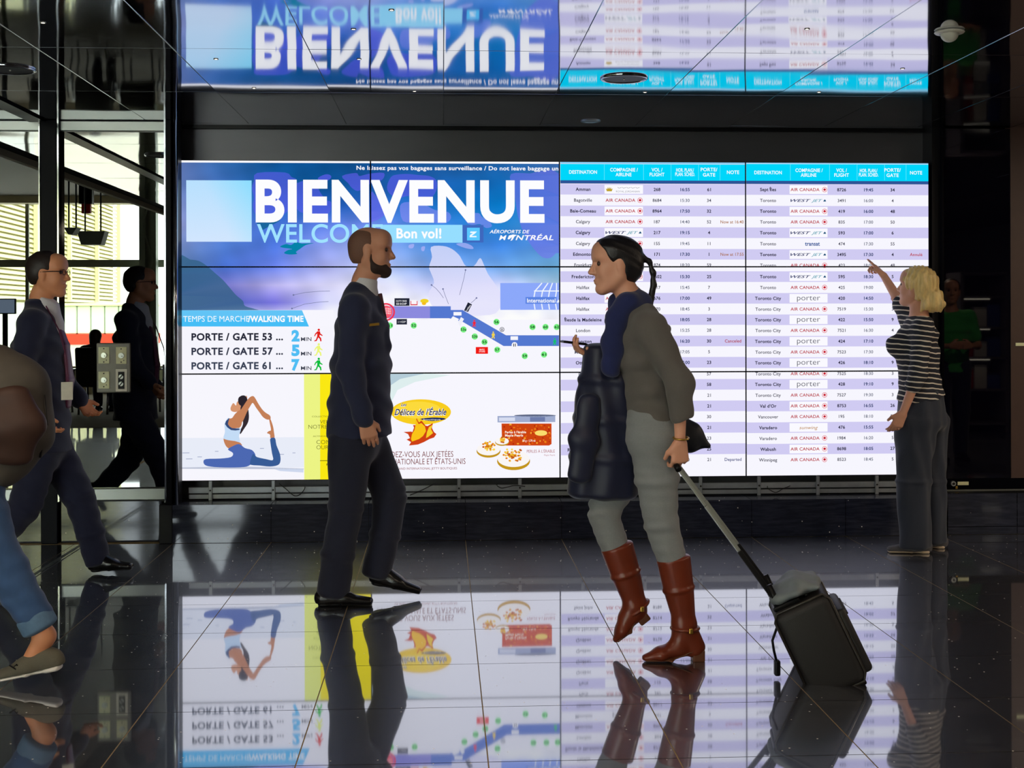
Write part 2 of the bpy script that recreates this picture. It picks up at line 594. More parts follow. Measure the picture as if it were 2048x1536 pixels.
for a, b in zip(xe[:-1], xe[1:]):
    MB().span((a + .002, YP + .005, 0.052), (b - .002, YP + .03, 0.26)).build('plinth_slab', M['plinth'], t2)
    MB().span((a + .002, YP + .005, 0.002), (b - .002, YP + .03, 0.048)).build('skirting_slab', M['plinth'], t2)

# ---- the rest of the hall and the lounge (seen only in the mirror glazing and the stone)
struct(MB().span((XR, -7.7, 0), (XR + .1, 8.7, HC + .1)).build('wall_right_far', M['hall_dark']))
struct(MB().span((WIN[1], -7.7, 0), (XR + .1, -7.5, 4.0)).build('wall_behind', M['hall_dark']))
struct(MB().span((-12.1, -7.7, 0), (-12.0, 8.7, 4.0)).build('wall_left', M['lounge_wall']))
struct(MB().span((-12.1, YM + .03, 0), (-1.74, YM + .3, 4.0)).build('wall_left_front', M['hall_dark']))
struct(MB().span((3.32, YB, 0), (XR, YB + .1, HC + .1)).build('wall_right_back', M['hall_dark']))
struct(MB().span((-12.1, -7.7, 3.55), (XL, 8.7, 3.65)).build('ceiling_lounge', M['lounge_ceil']))
wl = struct(MB().span((-12.0, -7.7, 0), (WIN[1], -7.5, WIN[3])).span((-12.0, -7.7, WIN[4]), (WIN[1], -7.5, 4.0)).build('wall_window', M['lounge_wall']))
w3 = struct(empty('window_3', (-7.5, -7.6, 0)))
zb = V(200, 527, -7.55).z
MB().span((-12, -7.6, zb - .065), (WIN[1], -7.5, zb + .065)).build('crossbar', M['mullion'], w3)
for x in (-10.6, -9.0, -7.45):
    MB().span((x - .03, -7.6, WIN[3]), (x + .03, -7.54, WIN[4])).build('window_bar', M['mullion'], w3)
ca, cb = V(289, 500, -7.2).x, V(311, 500, -7.2).x
sc_ = tag(empty('steel_column', ((ca + cb) / 2, -7.1, 0)), 'grey green steel lattice column at the lounge window, seen mirrored beside the chrome post', 'column')
for x in (ca, cb):
    MB().span((x - .05, -7.2, 0), (x + .05, -7.0, 3.5)).build('flange', M['steel'], sc_)
MB().span((ca, -7.12, 0), (cb, -7.08, 3.5)).build('web', M['mullion'], sc_)
for k in range(6):
    MB().bar((ca if k % 2 else cb, -7.0, k * .6), (cb if k % 2 else ca, -7.0, k * .6 + .6), .03, .03).build('brace', M['steel'], sc_)

# ---- unseen downlights added as warm fill light for the hall
LAMPC = (1.0, 0.80, 0.60)
for i, (x, y, wt) in enumerate(((-1.5, 1.6, 16), (0.6, 3.2, 14), (2.4, 1.6, 16), (4.7, 3.4, 34), (5.2, 6.2, 50), (-2.0, 4.0, 14), (5.9, 1.0, 14), (0.5, -2.0, 14))):
    d = tag(empty('ceiling_downlight', (x, y, HC)), 'added warm fill downlight out of frame, ' + ('left of the camera', 'right above the walkway', 'right of the camera', 'above the person in green', 'by the black glass', 'above the metal floor joint', 'by the shop shelf', 'behind the camera')[i], 'lamp', 'added fill downlights')
    MB().lathe((x, y, HC), ((.085, -.004), (.085, 0.0), (.070, -.006), (.060, .0))).build('trim_ring', M['alu'], d, True)
    m_ = emit((255, 226, 190), 3.0)
    MB().cyl((x, y, HC - .002), (x, y, HC - .0005), .058, n=24).build('lamp_lens', m_, d)
    area_light('downlight_fill', (x, y, HC - .012), (0, 0, 0), .10, wt, LAMPC).parent = None

# ================================================================ VIDEO WALL
def W(px, py):
    p = P(px, py, YS)
    return p.x, p.z


MPP = 8.46 / FPX                                # metres per photo pixel on the wall
GAP = 0.0042
PANELS = {}
for r in range(3):
    for c in range(4):
        x0, z1 = SX0 + SPW * c, SZ0 + SPH * (3 - r)
        PANELS[(c, r)] = dict(rect=(x0 + GAP, z1 - SPH + GAP, x0 + SPW - GAP, z1 - GAP), v=[], f=[], m=[], mats=[])


def clip_poly(pts, rect):
    for ax, lim, sg in ((0, rect[0], 1), (0, rect[2], -1), (1, rect[1], 1), (1, rect[3], -1)):
        out = []
        n = len(pts)
        for i in range(n):
            a, b = pts[i], pts[(i + 1) % n]
            da, db = (a[ax] - lim) * sg, (b[ax] - lim) * sg
            if da >= 0:
                out.append(a)
            if (da < 0) != (db < 0):
                t = da / (da - db)
                out.append((a[0] + (b[0] - a[0]) * t, a[1] + (b[1] - a[1]) * t))
        pts = out
        if len(pts) < 3:
            return []
    return pts


def put(verts, faces, rgb, layer, k=1.0, only=None):
    """adds flat wall shapes (X,Z) to the screens they fall on"""
    xs_ = [v[0] for v in verts]
    zs_ = [v[1] for v in verts]
    bb = (min(xs_), min(zs_), max(xs_), max(zs_))
    mat = emit(rgb, k)
    for key, p in PANELS.items():
        if only and key not in only:
            continue
        R = p['rect']
        if bb[2] < R[0] or bb[0] > R[2] or bb[3] < R[1] or bb[1] > R[3]:
            continue
        inside = bb[0] >= R[0] and bb[2] <= R[2] and bb[1] >= R[1] and bb[3] <= R[3]
        if mat not in p['mats']:
            p['mats'].append(mat)
        mi = p['mats'].index(mat)
        y = -0.0004 * layer
        if inside:
            n = len(p['v'])
            p['v'] += [(v[0], y, v[1]) for v in verts]
            for f_ in faces:
                p['f'].append([n + i for i in f_])
                p['m'].append(mi)
        else:
            for f_ in faces:
                q = clip_poly([verts[i] for i in f_], R)
                if q:
                    n = len(p['v'])
                    p['v'] += [(v[0], y, v[1]) for v in q]
                    p['f'].append(list(range(n, n + len(q))))
                    p['m'].append(mi)


def tri(pts):
    t = tessellate_polygon([[Vector((a[0], a[1], 0)) for a in pts]])
    return [tuple(x) for x in t]


def spline(pts, n=5):
    out = []
    k = len(pts)
    for i in range(k):
        p0, p1, p2, p3 = pts[i - 1], pts[i], pts[(i + 1) % k], pts[(i + 2) % k]
        for j in range(n):
            t = j / n
            out.append(tuple(0.5 * ((2 * p1[a]) + (-p0[a] + p2[a]) * t + (2 * p0[a] - 5 * p1[a] + 4 * p2[a] - p3[a]) * t * t + (-p0[a] + 3 * p1[a] - 3 * p2[a] + p3[a]) * t ** 3) for a in (0, 1)))
    return out


def shape(pts, rgb, layer=2, smooth=0, k=1.0):
    if smooth:
        pts = spline(pts, smooth)
    w = [W(*p) for p in pts]
    put(w, tri(w), rgb, layer, k)


def rect(x0, y0, x1, y1, rgb, layer=1, k=1.0):
    a, b = W(x0, y0), W(x1, y1)
    v = [(a[0], a[1]), (b[0], a[1]), (b[0], b[1]), (a[0], b[1])]
    put(v, [(0, 1, 2, 3)], rgb, layer, k)


def disc(cx, cy, rx, ry, rgb, layer=3, n=28, ring=None):
    pts = [(cx + rx * math.cos(2 * PI * i / n), cy + ry * math.sin(2 * PI * i / n)) for i in range(n)]
    if ring:
        w = [W(*p) for p in pts]
        w += [W(cx + (rx - ring) * math.cos(2 * PI * i / n), cy + (ry - ring) * math.sin(2 * PI * i / n)) for i in range(n)]
        put(w, [(i, (i + 1) % n, n + (i + 1) % n, n + i) for i in range(n)], rgb, layer)
    else:
        shape(pts, rgb, layer)


def line(pts, wd, rgb, layer=3):
    for a, b in zip(pts[:-1], pts[1:]):
        dx, dy = b[0] - a[0], b[1] - a[1]
        L = math.hypot(dx, dy) or 1
        nx, ny = -dy / L * wd / 2, dx / L * wd / 2
        shape([(a[0] + nx, a[1] + ny), (b[0] + nx, b[1] + ny), (b[0] - nx, b[1] - ny), (a[0] - nx, a[1] - ny)], rgb, layer)


_TC = {}


def text_geo(s, bold, shear, res=3, sp=1.0):
    key = (s, bold, shear, res, sp)
    if key not in _TC:
        c = bpy.data.curves.new('lettering', 'FONT')
        c.body, c.resolution_u, c.offset, c.shear = s, res, bold, shear
        c.space_character = sp
        o = bpy.data.objects.new('lettering', c)
        COL.objects.link(o)
        dg = bpy.context.evaluated_depsgraph_get()
        ev = o.evaluated_get(dg)
        me = ev.to_mesh()
        me.calc_loop_triangles()
        v = [(q.co.x, q.co.y) for q in me.vertices]
        f_ = [tuple(t.vertices) for t in me.loop_triangles]
        ev.to_mesh_clear()
        bpy.data.objects.remove(o)
        bpy.data.curves.remove(c)
        _TC[key] = (v, f_)
    return _TC[key]


def T(s, x, y, cap, rgb, width=None, align='c', bold=0.012, shear=0.0, layer=4, rot=0.0, k=1.0, z=None, only=None):
    """text with its base line at photo pixel y; cap height in photo pixels; x is the centre, left or right edge"""
    v, f_ = text_geo(s, bold, shear, 8 if cap > 15 else 3, 1 + 2.2 * max(0, bold))
    if not v:
        return
    x0, x1 = min(a[0] for a in v), max(a[0] for a in v)
    sy = cap * MPP / 0.70
    sx = width * MPP / (x1 - x0) if width else sy
    wx, wz = W(x, y)
    if z is not None:
        wz = z
    ox = {'c': (x0 + x1) / 2, 'l': x0, 'r': x1}[align]
    cr, sr = math.cos(rot), math.sin(rot)
    out = []
    for a in v:
        dx, dz = (a[0] - ox) * sx, a[1] * sy
        out.append((wx + dx * cr - dz * sr, wz + dx * sr + dz * cr))
    put(out, f_, rgb, layer, k, only)


WHITE = (247, 246, 254)
# ---------- picture of the upper left screens: world map in blues, painted as a fine coloured grid
GX = [350, 450, 550, 650, 742, 870, 1000, 1130]
GY = [318, 370, 410, 450, 490, 534, 570, 605, 640]
GC = [[(95, 115, 175), (45, 100, 165), (16, 84, 150), (12, 78, 140), (18, 78, 140), (28, 84, 145), (34, 90, 155), (60, 110, 175)],
      [(100, 122, 180), (60, 108, 185), (18, 96, 170), (12, 84, 150), (26, 88, 165), (28, 98, 180), (16, 104, 180), (76, 128, 210)],
      [(128, 145, 200), (80, 115, 205), (36, 104, 200), (26, 90, 185), (50, 108, 205), (28, 112, 195), (8, 118, 195), (90, 132, 210)],
      [(150, 160, 212), (85, 120, 208), (70, 118, 220), (95, 128, 228), (110, 140, 232), (60, 130, 220), (34, 128, 205), (92, 142, 205)],
      [(120, 140, 195), (80, 124, 208), (80, 122, 228), (140, 158, 238), (150, 172, 240), (72, 138, 220), (60, 128, 218), (92, 150, 210)],
      [(90, 126, 170), (72, 110, 205), (104, 128, 228), (172, 178, 242), (190, 202, 246), (120, 162, 232), (112, 166, 232), (104, 166, 206)],
      [(84, 92, 170), (122, 122, 205), (190, 184, 242), (216, 214, 250), (236, 235, 253), (192, 200, 246), (202, 206, 246), (164, 202, 228)],
      [(68, 88, 155), (80, 96, 185), (122, 118, 228), (206, 208, 250), (247, 246, 254), (240, 240, 253), (240, 241, 253), (226, 234, 250)],
      [(247, 246, 254)] * 8]


def ocean(px, py):
    def loc(a, t):
        i = 0
        while i < len(a) - 2 and t > a[i + 1]:
            i += 1
        return i, min(1, max(0, (t - a[i]) / (a[i + 1] - a[i])))
    i, u = loc(GX, px)
    j, v = loc(GY, py)
    c = [0, 0, 0]
    for k in range(3):
        c[k] = (GC[j][i][k] * (1 - u) + GC[j][i + 1][k] * u) * (1 - v) + (GC[j + 1][i][k] * (1 - u) + GC[j + 1][i + 1][k] * u) * v
    w = math.sin(px * .031 + 1.7 * math.sin(py * .041)) * math.sin(py * .043 + 1.3 * math.sin(px * .023))
    w2 = math.sin(px * .083 + py * .05) * math.sin(py * .11 - px * .04)
    g = 1 + .05 * w + .03 * w2
    return [min(252, max(0, x * g)) for x in c]


vc_mat, nt, out_ = new_mat('screen_picture_glow')
at_ = N(nt, 'ShaderNodeVertexColor', layer_name='picture')
em_ = N(nt, 'ShaderNodeEmission')
nt.links.new(at_.outputs['Color'], em_.inputs[0])
nt.links.new(em_.outputs[0], out_.inputs[0])

LAND = [  # outlines of the pale continents in photo pixels, and how far they lean to lavender
    ([(514, 346), (570, 345), (583, 354), (592, 358), (594, 366), (606, 362), (620, 368), (634, 372), (640, 384), (652, 400), (662, 404), (660, 424), (648, 430), (636, 432), (618, 428), (600, 424), (590, 414), (578, 420), (560, 436), (548, 442), (530, 438), (512, 430), (506, 412), (508, 396), (504, 376), (508, 362)], (98, 92, 238), .58),
    ([(636, 356), (650, 349), (660, 350), (662, 356), (650, 364), (640, 362)], (98, 92, 238), .7),
    ([(684, 352), (712, 346), (718, 352), (728, 350), (742, 347), (768, 346), (764, 360), (744, 366), (730, 374), (716, 382), (704, 376), (696, 366)], (104, 92, 240), .6),
    ([(742, 385), (752, 392), (768, 404), (772, 424), (762, 436), (748, 442), (742, 440)], (110, 100, 238), .6),
    ([(774, 374), (782, 354), (796, 349), (816, 348), (836, 350), (858, 352), (872, 360), (874, 376), (866, 392), (852, 402), (836, 396), (816, 392), (796, 396), (780, 388)], (100, 90, 240), .58),
    ([(800, 412), (816, 404), (850, 410), (870, 420), (896, 424), (902, 436), (892, 446), (872, 446), (850, 440), (830, 444), (806, 442)], (140, 140, 245), .6),
    ([(930, 430), (956, 426), (964, 434), (976, 440), (984, 452), (972, 456), (960, 448), (946, 450), (934, 446)], (140, 140, 245), .6),
    ([(1022, 348), (1060, 347), (1121, 350), (1121, 492), (1112, 506), (1100, 516), (1084, 514), (1068, 498), (1054, 478), (1044, 458), (1038, 440), (1034, 424), (1030, 396), (1024, 372)], (118, 112, 238), .55),
    ([(862, 494), (886, 492), (904, 498), (918, 510), (924, 520), (932, 532), (948, 532), (960, 516), (968, 530), (976, 548), (986, 562), (994, 574), (1002, 586), (1010, 600), (1000, 616), (980, 630), (900, 630), (868, 616), (856, 590), (868, 566), (862, 546), (858, 534), (864, 514)], (226, 224, 252), .8),
    ([(818, 490), (828, 488), (826, 496), (818, 496)], (180, 180, 248), .7),
    ([(843, 494), (850, 493), (848, 502), (843, 501)], (180, 180, 248), .7),
    ([(912, 488), (930, 486), (944, 492), (946, 498), (930, 496)], (180, 180, 248), .7),
    ([(560, 494), (572, 488), (582, 490), (592, 484), (604, 487), (628, 486), (612, 490), (600, 498), (592, 504), (594, 508), (578, 509), (568, 506), (576, 500), (584, 498)], (0, 130, 165), .95),
    ([(514, 446), (540, 440), (560, 440), (548, 448), (536, 454), (524, 460), (520, 452)], (20, 100, 150), .9),
    ([(358, 517), (380, 519), (398, 522), (414, 532), (430, 546), (446, 560), (460, 576), (472, 590), (486, 602), (490, 612), (510, 618), (510, 622), (358, 622)], (48, 96, 128), .72),
]


def picture(key, py_limit=None):
    R = PANELS[key]['rect']
    nx, nz = 96, 54
    vs, cs, fs = [], [], []
    ref = P(742, 534, YS)
    for j in range(nz + 1):
        for i in range(nx + 1):
            x = R[0] + (R[2] - R[0]) * i / nx
            z = R[1] + (R[3] - R[1]) * j / nz
            q = RC.transposed() @ Vector((x, YS, z - HCAM))
            px, py = 1024 + FPX * q.x / -q.z, 630.7 - FPX * q.y / -q.z
            vs.append((x, 0, z))
            cs.append(lin(ocean(px, py)) + (1,))
    for j in range(nz):
        for i in range(nx):
            a = j * (nx + 1) + i
            fs.append((a, a + 1, a + nx + 2, a + nx + 1))
    for pts, rgb, mixv in LAND:
        sp = spline(pts, 3)
        w = [W(*p) for p in sp]
        cols = [tuple(a * (1 - mixv) + b * mixv for a, b in zip(ocean(*p), rgb)) for p in sp]
        for t in tri(w):
            q = clip_poly([w[i] for i in t], R)
            if not q:
                continue
            n = len(vs)
            cc = [sum(cols[i][k] for i in t) / 3 for k in range(3)]
            for a in q:
                vs.append((a[0], -0.0004, a[1]))
                # nearest outline colour keeps the gradient continuous
                d = [(a[0] - w[i][0]) ** 2 + (a[1] - w[i][1]) ** 2 for i in t]
                cs.append(lin(cols[t[d.index(min(d))]] if min(d) < 1e-7 else cc) + (1,))
            fs.append(tuple(range(n, n + len(q))))
    if key == (0, 0):                          # the pale blue square with its soft gradient
        a, b = W(372.5, 360.5), W(503.5, 483.5)
        n = len(vs)
        for j in range(9):
            for i in range(9):
                u, v = i / 8, j / 8
                vs.append((a[0] + (b[0] - a[0]) * u, -0.001, a[1] + (b[1] - a[1]) * v))
                q = max(0, u - .25 - .45 * v)
                cs.append(lin((184 + 26 * v - 60 * q, 224 + 6 * v - 4 * q, 254)) + (1,))
        for j in range(8):
            for i in range(8):
                k = n + j * 9 + i
                fs.append((k, k + 1, k + 10, k + 9))
    me = bpy.data.meshes.new('screen')
    me.from_pydata(vs, [], fs)
    ca_ = me.color_attributes.new('picture', 'FLOAT_COLOR', 'POINT')
    ca_.data.foreach_set('color', [x for c_ in cs for x in c_])
    me.materials.append(vc_mat)
    return me


# ---------- left screens: lettering and drawings
zt_ = SZ0 + 3 * SPH
put([(SX0, zt_ - .017), (SX0 + 2 * SPW, zt_ - .017), (SX0 + 2 * SPW, zt_), (SX0, zt_)], [(0, 1, 2, 3)], (252, 252, 255), 2)
T('Ne laissez pas vos bagages sans surveillance / Do not leave baggage unattended', 713, 339.5, 8.0, (250, 250, 255), 452, 'l', .022, only=((0, 0), (1, 0)))
T('BIENVENUE', 511.5, 441, 79, (253, 253, 255), 572, 'l', .034, layer=5)
T('WELCOME', 514, 484.5, 36, (160, 226, 255), 248, 'l', .014, layer=5)
rect(761, 449.5, 925, 485.5, (150, 222, 255), 3)
rect(925, 450, 967, 485, (62, 104, 190), 3)
rect(934, 455.5, 959.5, 481, (90, 200, 255), 4)
shape([(941, 463), (954, 463), (950, 467), (943, 472), (953, 472), (953, 474.5), (939, 474.5), (940, 470), (946, 466), (940, 466)], (240, 250, 255), 5)
T('Bon vol!', 793, 476, 19, (253, 253, 255), 89, 'l', .03, layer=5)
T('AÉROPORTS DE', 979, 466.5, 6.6, (252, 252, 255), 80, 'l', .016, .25, layer=5)
T('M', 998, 480, 9.6, (252, 252, 255), 15, 'l', .012, .25, layer=5)
shape([(1015, 478), (1018, 471), (1026, 469), (1034, 470), (1029, 473), (1025, 480), (1021, 482), (1024, 474), (1018, 479)], (252, 252, 255), 5)
T('NTRÉAL', 1031, 480, 9.6, (252, 252, 255), 76, 'l', .02, .25, layer=5)
# walking time box
rect(358, 620.5, 667, 660, WHITE, 2)
shape([(355, 620.5), (604, 620.5), (618, 653), (355, 653)], (70, 190, 246), 3)
shape([(355, 620.5), (604, 620.5), (611, 637), (355, 637)], (98, 196, 246), 4)
T('TEMPS DE MARCHE', 366.5, 643.5, 11.5, (240, 250, 255), 129, 'l', .0, layer=5)
T('/WALKING TIME', 496, 643.5, 11.5, (252, 253, 255), 109, 'l', .035, layer=5)
rect(358, 653, 668, 747, (246, 245, 253), 2)
for y, gate, mins, col, tx in ((680.5, '53', '2', (225, 30, 25), (38, 40, 56)), (709.5, '57', '5', (236, 246, 120), (50, 54, 72)), (738.5, '61', '7', (10, 190, 60), (58, 66, 86))):
    T('PORTE / GATE ' + gate + ' ...', 383, y, 13.5, tx, 179, 'l', .035)
    T(mins, 583, y + 1, 20, (80, 190, 244), 16, 'l', .06)
    T('MIN', 602, y + 1.5, 7.6, (50, 54, 70), 20.5, 'l', .008)
    cx, cy = 637, y - 10.5
    disc(cx + .6, cy - 10.3, 2.4, 2.4, col, 4, 14)
    shape([(cx - 2, cy - 7.5), (cx + 3, cy - 7.5), (cx + 4, cy - 3), (cx + 8.5, cy + .5), (cx + 7.6, cy + 2), (cx + 2.2, cy - .5), (cx + 2.2, cy + 3), (cx + 5.4, cy + 6), (cx + 6.2, cy + 12.5), (cx + 3.6, cy + 12.8), (cx + 2.4, cy + 7.5), (cx - .4, cy + 5), (cx - 3.6, cy + 12), (cx - 8.2, cy + 12.8), (cx - 8.4, cy + 11), (cx - 5.4, cy + 9.8), (cx - 2.8, cy + 3), (cx - 2.4, cy - 3), (cx - 5.2, cy - 1), (cx - 7, cy + 3), (cx - 8.6, cy + 2), (cx - 6.6, cy - 3)], col, 4)
# airport map on the second screen
rect(742, 640, 1121, 747, WHITE, 1)
shape([(758, 612.5), (901.5, 612.5), (901.5, 620), (925, 620), (1012, 670.5), (1118, 670.5), (1118, 692), (1007, 692), (926, 644), (898, 636.5), (758, 636.5)], (84, 120, 208), 3)
shape([(758, 612.5), (860, 612.5), (860, 636.5), (758, 636.5)], (140, 138, 222), 4)
disc(772, 624, 18, 18, (240, 52, 82), 5, 32, 3.4)
disc(772, 624, 13, 13, (246, 90, 112), 6, 24)
for yy in (619, 623.5, 628):
    T('LA VIE EST BELLE', 772, yy, 3, (255, 220, 225), 20, layer=7, bold=.03)
rect(789, 596.5, 819, 611.5, (32, 36, 52), 4)
T('DUTY FREE', 803, 604, 3.6, (240, 240, 245), 21, bold=.03)
T('SHOP', 803, 609.5, 3.6, (240, 240, 245), 21, bold=.03)
rect(793, 638, 814, 649, (38, 42, 58), 4)
T('SHOP', 803.5, 645.5, 3.6, (240, 240, 245), 16, bold=.03)
rect(821, 602, 835, 610.5, (222, 50, 70), 4)
rect(822.5, 600, 833.5, 608.5, (250, 244, 250), 5)
disc(849, 602, 8.5, 4.4, (240, 210, 40), 4, 20)
disc(848, 607, 4.5, 3.2, (246, 190, 30), 5, 16)
shape([(928, 621), (936, 604.5), (944, 609), (936, 624)], (32, 36, 52), 5)
T('Loblaw', 938, 616.5, 3.2, (245, 245, 250), 14, layer=6, rot=.95)
rect(907, 624, 923, 631, (246, 246, 252), 5)
shape([(902, 637), (906, 632.5), (918, 638), (914, 645)], (246, 246, 252), 5)
shape([(916, 645), (922, 634), (928, 638), (920, 653)], (240, 240, 250), 6)
rect(1021, 672.5, 1036, 680, (246, 246, 252), 5)
disc(1029, 690, 5.8, 5.8, (246, 246, 252), 5, 20)
T('II', 1029, 693, 6, (40, 44, 60), 5, layer=6)
disc(1004, 659, 4.8, 4.8, (70, 74, 90), 4, 20, 1.0)
T('II', 1004, 662, 5.5, (40, 44, 60), 4, layer=6)
for s, x, y in (('51', 780, 651), ('52', 827.5, 651), ('53a', 927, 659), ('53b', 949.5, 673), ('55', 969, 684), ('57', 994.5, 699.5), ('56', 993, 644), ('58', 1065, 654), ('60', 1091, 654), ('62', 1113.5, 654), ('59', 1049.5, 712), ('61', 1088, 709)):
    disc(x, y, 6.2, 6.2, (120, 240, 130), 4, 20)
    T(s, x, y + 2.4, 5.0, (10, 70, 20), 9 if len(s) < 3 else 11, layer=6, bold=.03)
rect(951.5, 694, 976, 707.5, (240, 26, 20), 4)
T('MAPLE', 964, 700.5, 3, (255, 235, 235), 10, layer=6)
T('STORE', 964, 704.5, 3, (255, 235, 235), 12, layer=6)
for cx, cy, col in ((948.5, 647, (238, 40, 60)), (986.5, 670.5, (245, 214, 70)), (1109.5, 683.5, (20, 190, 110))):
    disc(cx, cy - 6, 1.5, 1.5, col, 6, 12)
    shape([(cx - 2, cy - 4), (cx + 2, cy - 4), (cx + 3.6, cy), (cx + 1.6, cy + 1), (cx + 3.2, cy + 6.5), (cx + 1, cy + 6.5), (cx, cy + 2.5), (cx - 1.5, cy + 6.5), (cx - 4, cy + 6.5), (cx - 1.6, cy + 1), (cx - 3.6, cy)], col, 6)
rect(1000.5, 566, 1119, 619.5, (140, 168, 250), 3)
for k, (xt, xm) in enumerate(((1084, 1067), (1096, 1082), (1105, 1096), (1113, 1110))):
    line([(xt, 566), (xm + 3, 582), (xm, 600), (xm + 3, 619)], 2.2, (240, 246, 255), 4)
line([(1068, 582), (1119, 582)], 2.2, (240, 246, 255), 4)
line([(1068, 604), (1119, 604)], 2.2, (240, 246, 255), 4)
rect(1051, 594, 1113, 607.5, (92, 132, 226), 5)
T('International', 1054, 605, 8, (250, 252, 255), 57, 'l', .02, layer=6)
disc(1117, 601.5, 1.8, 1.8, (250, 252, 255), 6, 12)
for pts in ([(931, 540), (928, 556), (923, 575), (919, 590)], [(863, 570), (872, 577), (880, 586), (887, 596)], [(886, 578), (890, 590), (897, 608)], [(953, 596), (948, 601), (942, 606)],
            [(587, 590), (610, 585), (640, 582.5), (660, 582)], [(584, 617), (610, 608), (640, 604), (657, 603)]):
    line(pts, .9, (120, 124, 160), 3)
    disc(pts[0][0], pts[0][1], 1.7, 1.7, (110, 116, 160), 4, 12)
# yoga poster
rect(358, 747, 742, 964, (247, 246, 253), 1)
rect(358, 876, 608, 935, (232, 236, 248), 2)
shape([(358, 935), (480, 933), (608, 937), (608, 938.5), (358, 937.5)], (190, 196, 214), 3)
shape([(540, 935), (607, 937), (607, 945), (560, 942)], (206, 216, 238), 3)
for (x, y, w) in ((365, 905, 14), (395, 913, 9), (372, 917, 13), (520, 896, 8), (545, 893, 5), (560, 908, 8), (430, 902, 7), (585, 905, 6), (410, 925, 6)):
    rect(x, y, x + w, y + 1.4, (170, 178, 205), 3)
SKIN = (196, 128, 88)
shape([(472, 811), (474, 804), (480, 801), (486, 800), (488, 795), (494, 792), (494, 806), (492, 814), (484, 818), (478, 822), (470, 824), (463, 822), (461, 817), (463, 811), (467, 806)], (214, 150, 112), 4, 4)
shape([(477, 796), (484, 791), (491, 792), (495, 800), (491, 808), (483, 812), (477, 806)], (42, 36, 44), 5, 4)
shape([(486, 806), (494, 808), (498, 830), (496, 845), (488, 858), (481, 868), (480, 862), (486, 848), (484, 830), (481, 816)], (52, 42, 48), 5, 4)
shape([(456, 838), (464, 836), (470, 828), (479, 820), (484, 822), (484, 842), (482, 852), (474, 858), (462, 856), (456, 848)], SKIN, 4, 4)
shape([(478, 826), (488, 810), (498, 796), (506, 792), (511, 797), (516, 806), (524, 818), (531, 825), (540, 831), (541, 838), (534, 839), (526, 834), (520, 826), (512, 815), (506, 806), (502, 810), (494, 824), (486, 842), (480, 846), (474, 838)], SKIN, 6, 3)
shape([(538, 836), (541, 838), (546, 852), (548, 864), (549, 876), (541, 876), (540, 869), (534, 866), (538, 862), (542, 860), (540, 848)], SKIN, 5, 3)
shape([(449, 848), (454, 838), (458, 836), (454, 848), (462, 857), (476, 856), (482, 858), (478, 872), (480, 884), (470, 882), (456, 880), (447, 876), (450, 864)], (196, 220, 246), 6, 3)
shape([(450, 848), (456, 838), (459, 837), (456, 848), (464, 856), (478, 857), (478, 860), (462, 860)], (52, 74, 120), 7, 2)
shape([(448, 876), (460, 880), (478, 884), (484, 892), (470, 898), (456, 896), (449, 886)], SKIN, 5, 3)
shape([(456, 899), (464, 893), (478, 888), (490, 896), (504, 900), (511, 910), (508, 920), (500, 930), (488, 934), (460, 935), (430, 934), (412, 931), (407, 924), (412, 918), (440, 917), (462, 914), (466, 906)], (76, 104, 178), 6, 3)
shape([(506, 908), (514, 914), (532, 918), (546, 920), (544, 906), (541, 886), (541, 877), (550, 876), (553, 890), (560, 908), (561, 922), (556, 930), (540, 933), (520, 931), (504, 930), (500, 926)], (56, 92, 150), 7, 3)
rect(608, 747, 745, 964, (236, 244, 132), 2)
rect(640, 747, 760, 964, (250, 232, 20), 3)
rect(742.5, 747, 1121, 964, WHITE, 4)
T('COLLECTION', 624, 834.5, 3, (110, 110, 30), 36, 'l', .0, layer=6)
T('VENEZ VOIR', 640, 847, 7, (92, 90, 30), 60, 'l', -.01, layer=6)
T('NOTRE LIGNE', 617, 857.5, 8, (92, 90, 30), 72, 'l', -.01, layer=6)
T('ACTIVEWEAR', 626, 874, 3, (110, 110, 30), 36, 'l', .0, layer=6)
T('COME SEE', 633, 888, 8, (92, 90, 30), 55, 'l', -.01, layer=6)
T('OUR LINE', 633, 898.5, 8, (92, 90, 30), 50, 'l', -.01, layer=6)
rect(640, 920.5, 742, 921.4, (150, 140, 20), 5)
T('PORTE 52', 653, 931, 4, (80, 76, 10), 30, 'l', .03, layer=6)
# maple poster
shape([(742, 747), (860, 747), (900, 750), (830, 764), (795, 780), (785, 800), (742, 830)], (222, 238, 238), 5)
shape([(742, 747), (850, 747), (800, 758), (775, 775), (742, 800)], (180, 204, 216), 6)
disc(842, 824, 60, 25.5, (248, 206, 30), 6, 40)
disc(836, 820, 46, 17, (252, 218, 60), 7, 40)
for dx, dy, col, ly in ((-.6, .6, (252, 252, 250), 8), (0, 0, (34, 44, 100), 9)):
    T('Les', 802 + dx, 812 + dy, 6, col, 11, 'l', .02 if ly == 9 else .07, .4, ly)
    T("Délices de l'Érable", 789 + dx, 830 + dy, 12, col, 103, 'l', .02 if ly == 9 else .07, .35, ly, rot=.0)
shape([(840, 838), (864, 835), (888, 836), (889, 839), (864, 842)], (30, 44, 92), 8, 3)
T('boutique', 864, 840.2, 2.6, (230, 232, 240), 34, layer=9)
leaf = [(833, 836), (838, 845), (843, 841), (851, 851), (855, 852), (866, 846), (864, 856), (868, 864), (873, 868), (868, 875), (859, 878), (848, 884), (836, 889), (818, 891), (822, 884), (813, 879), (820, 876), (816, 868), (807, 864), (822, 863), (825, 864), (828, 855), (826, 850), (831, 850)]
shape(leaf, (206, 64, 20), 8)
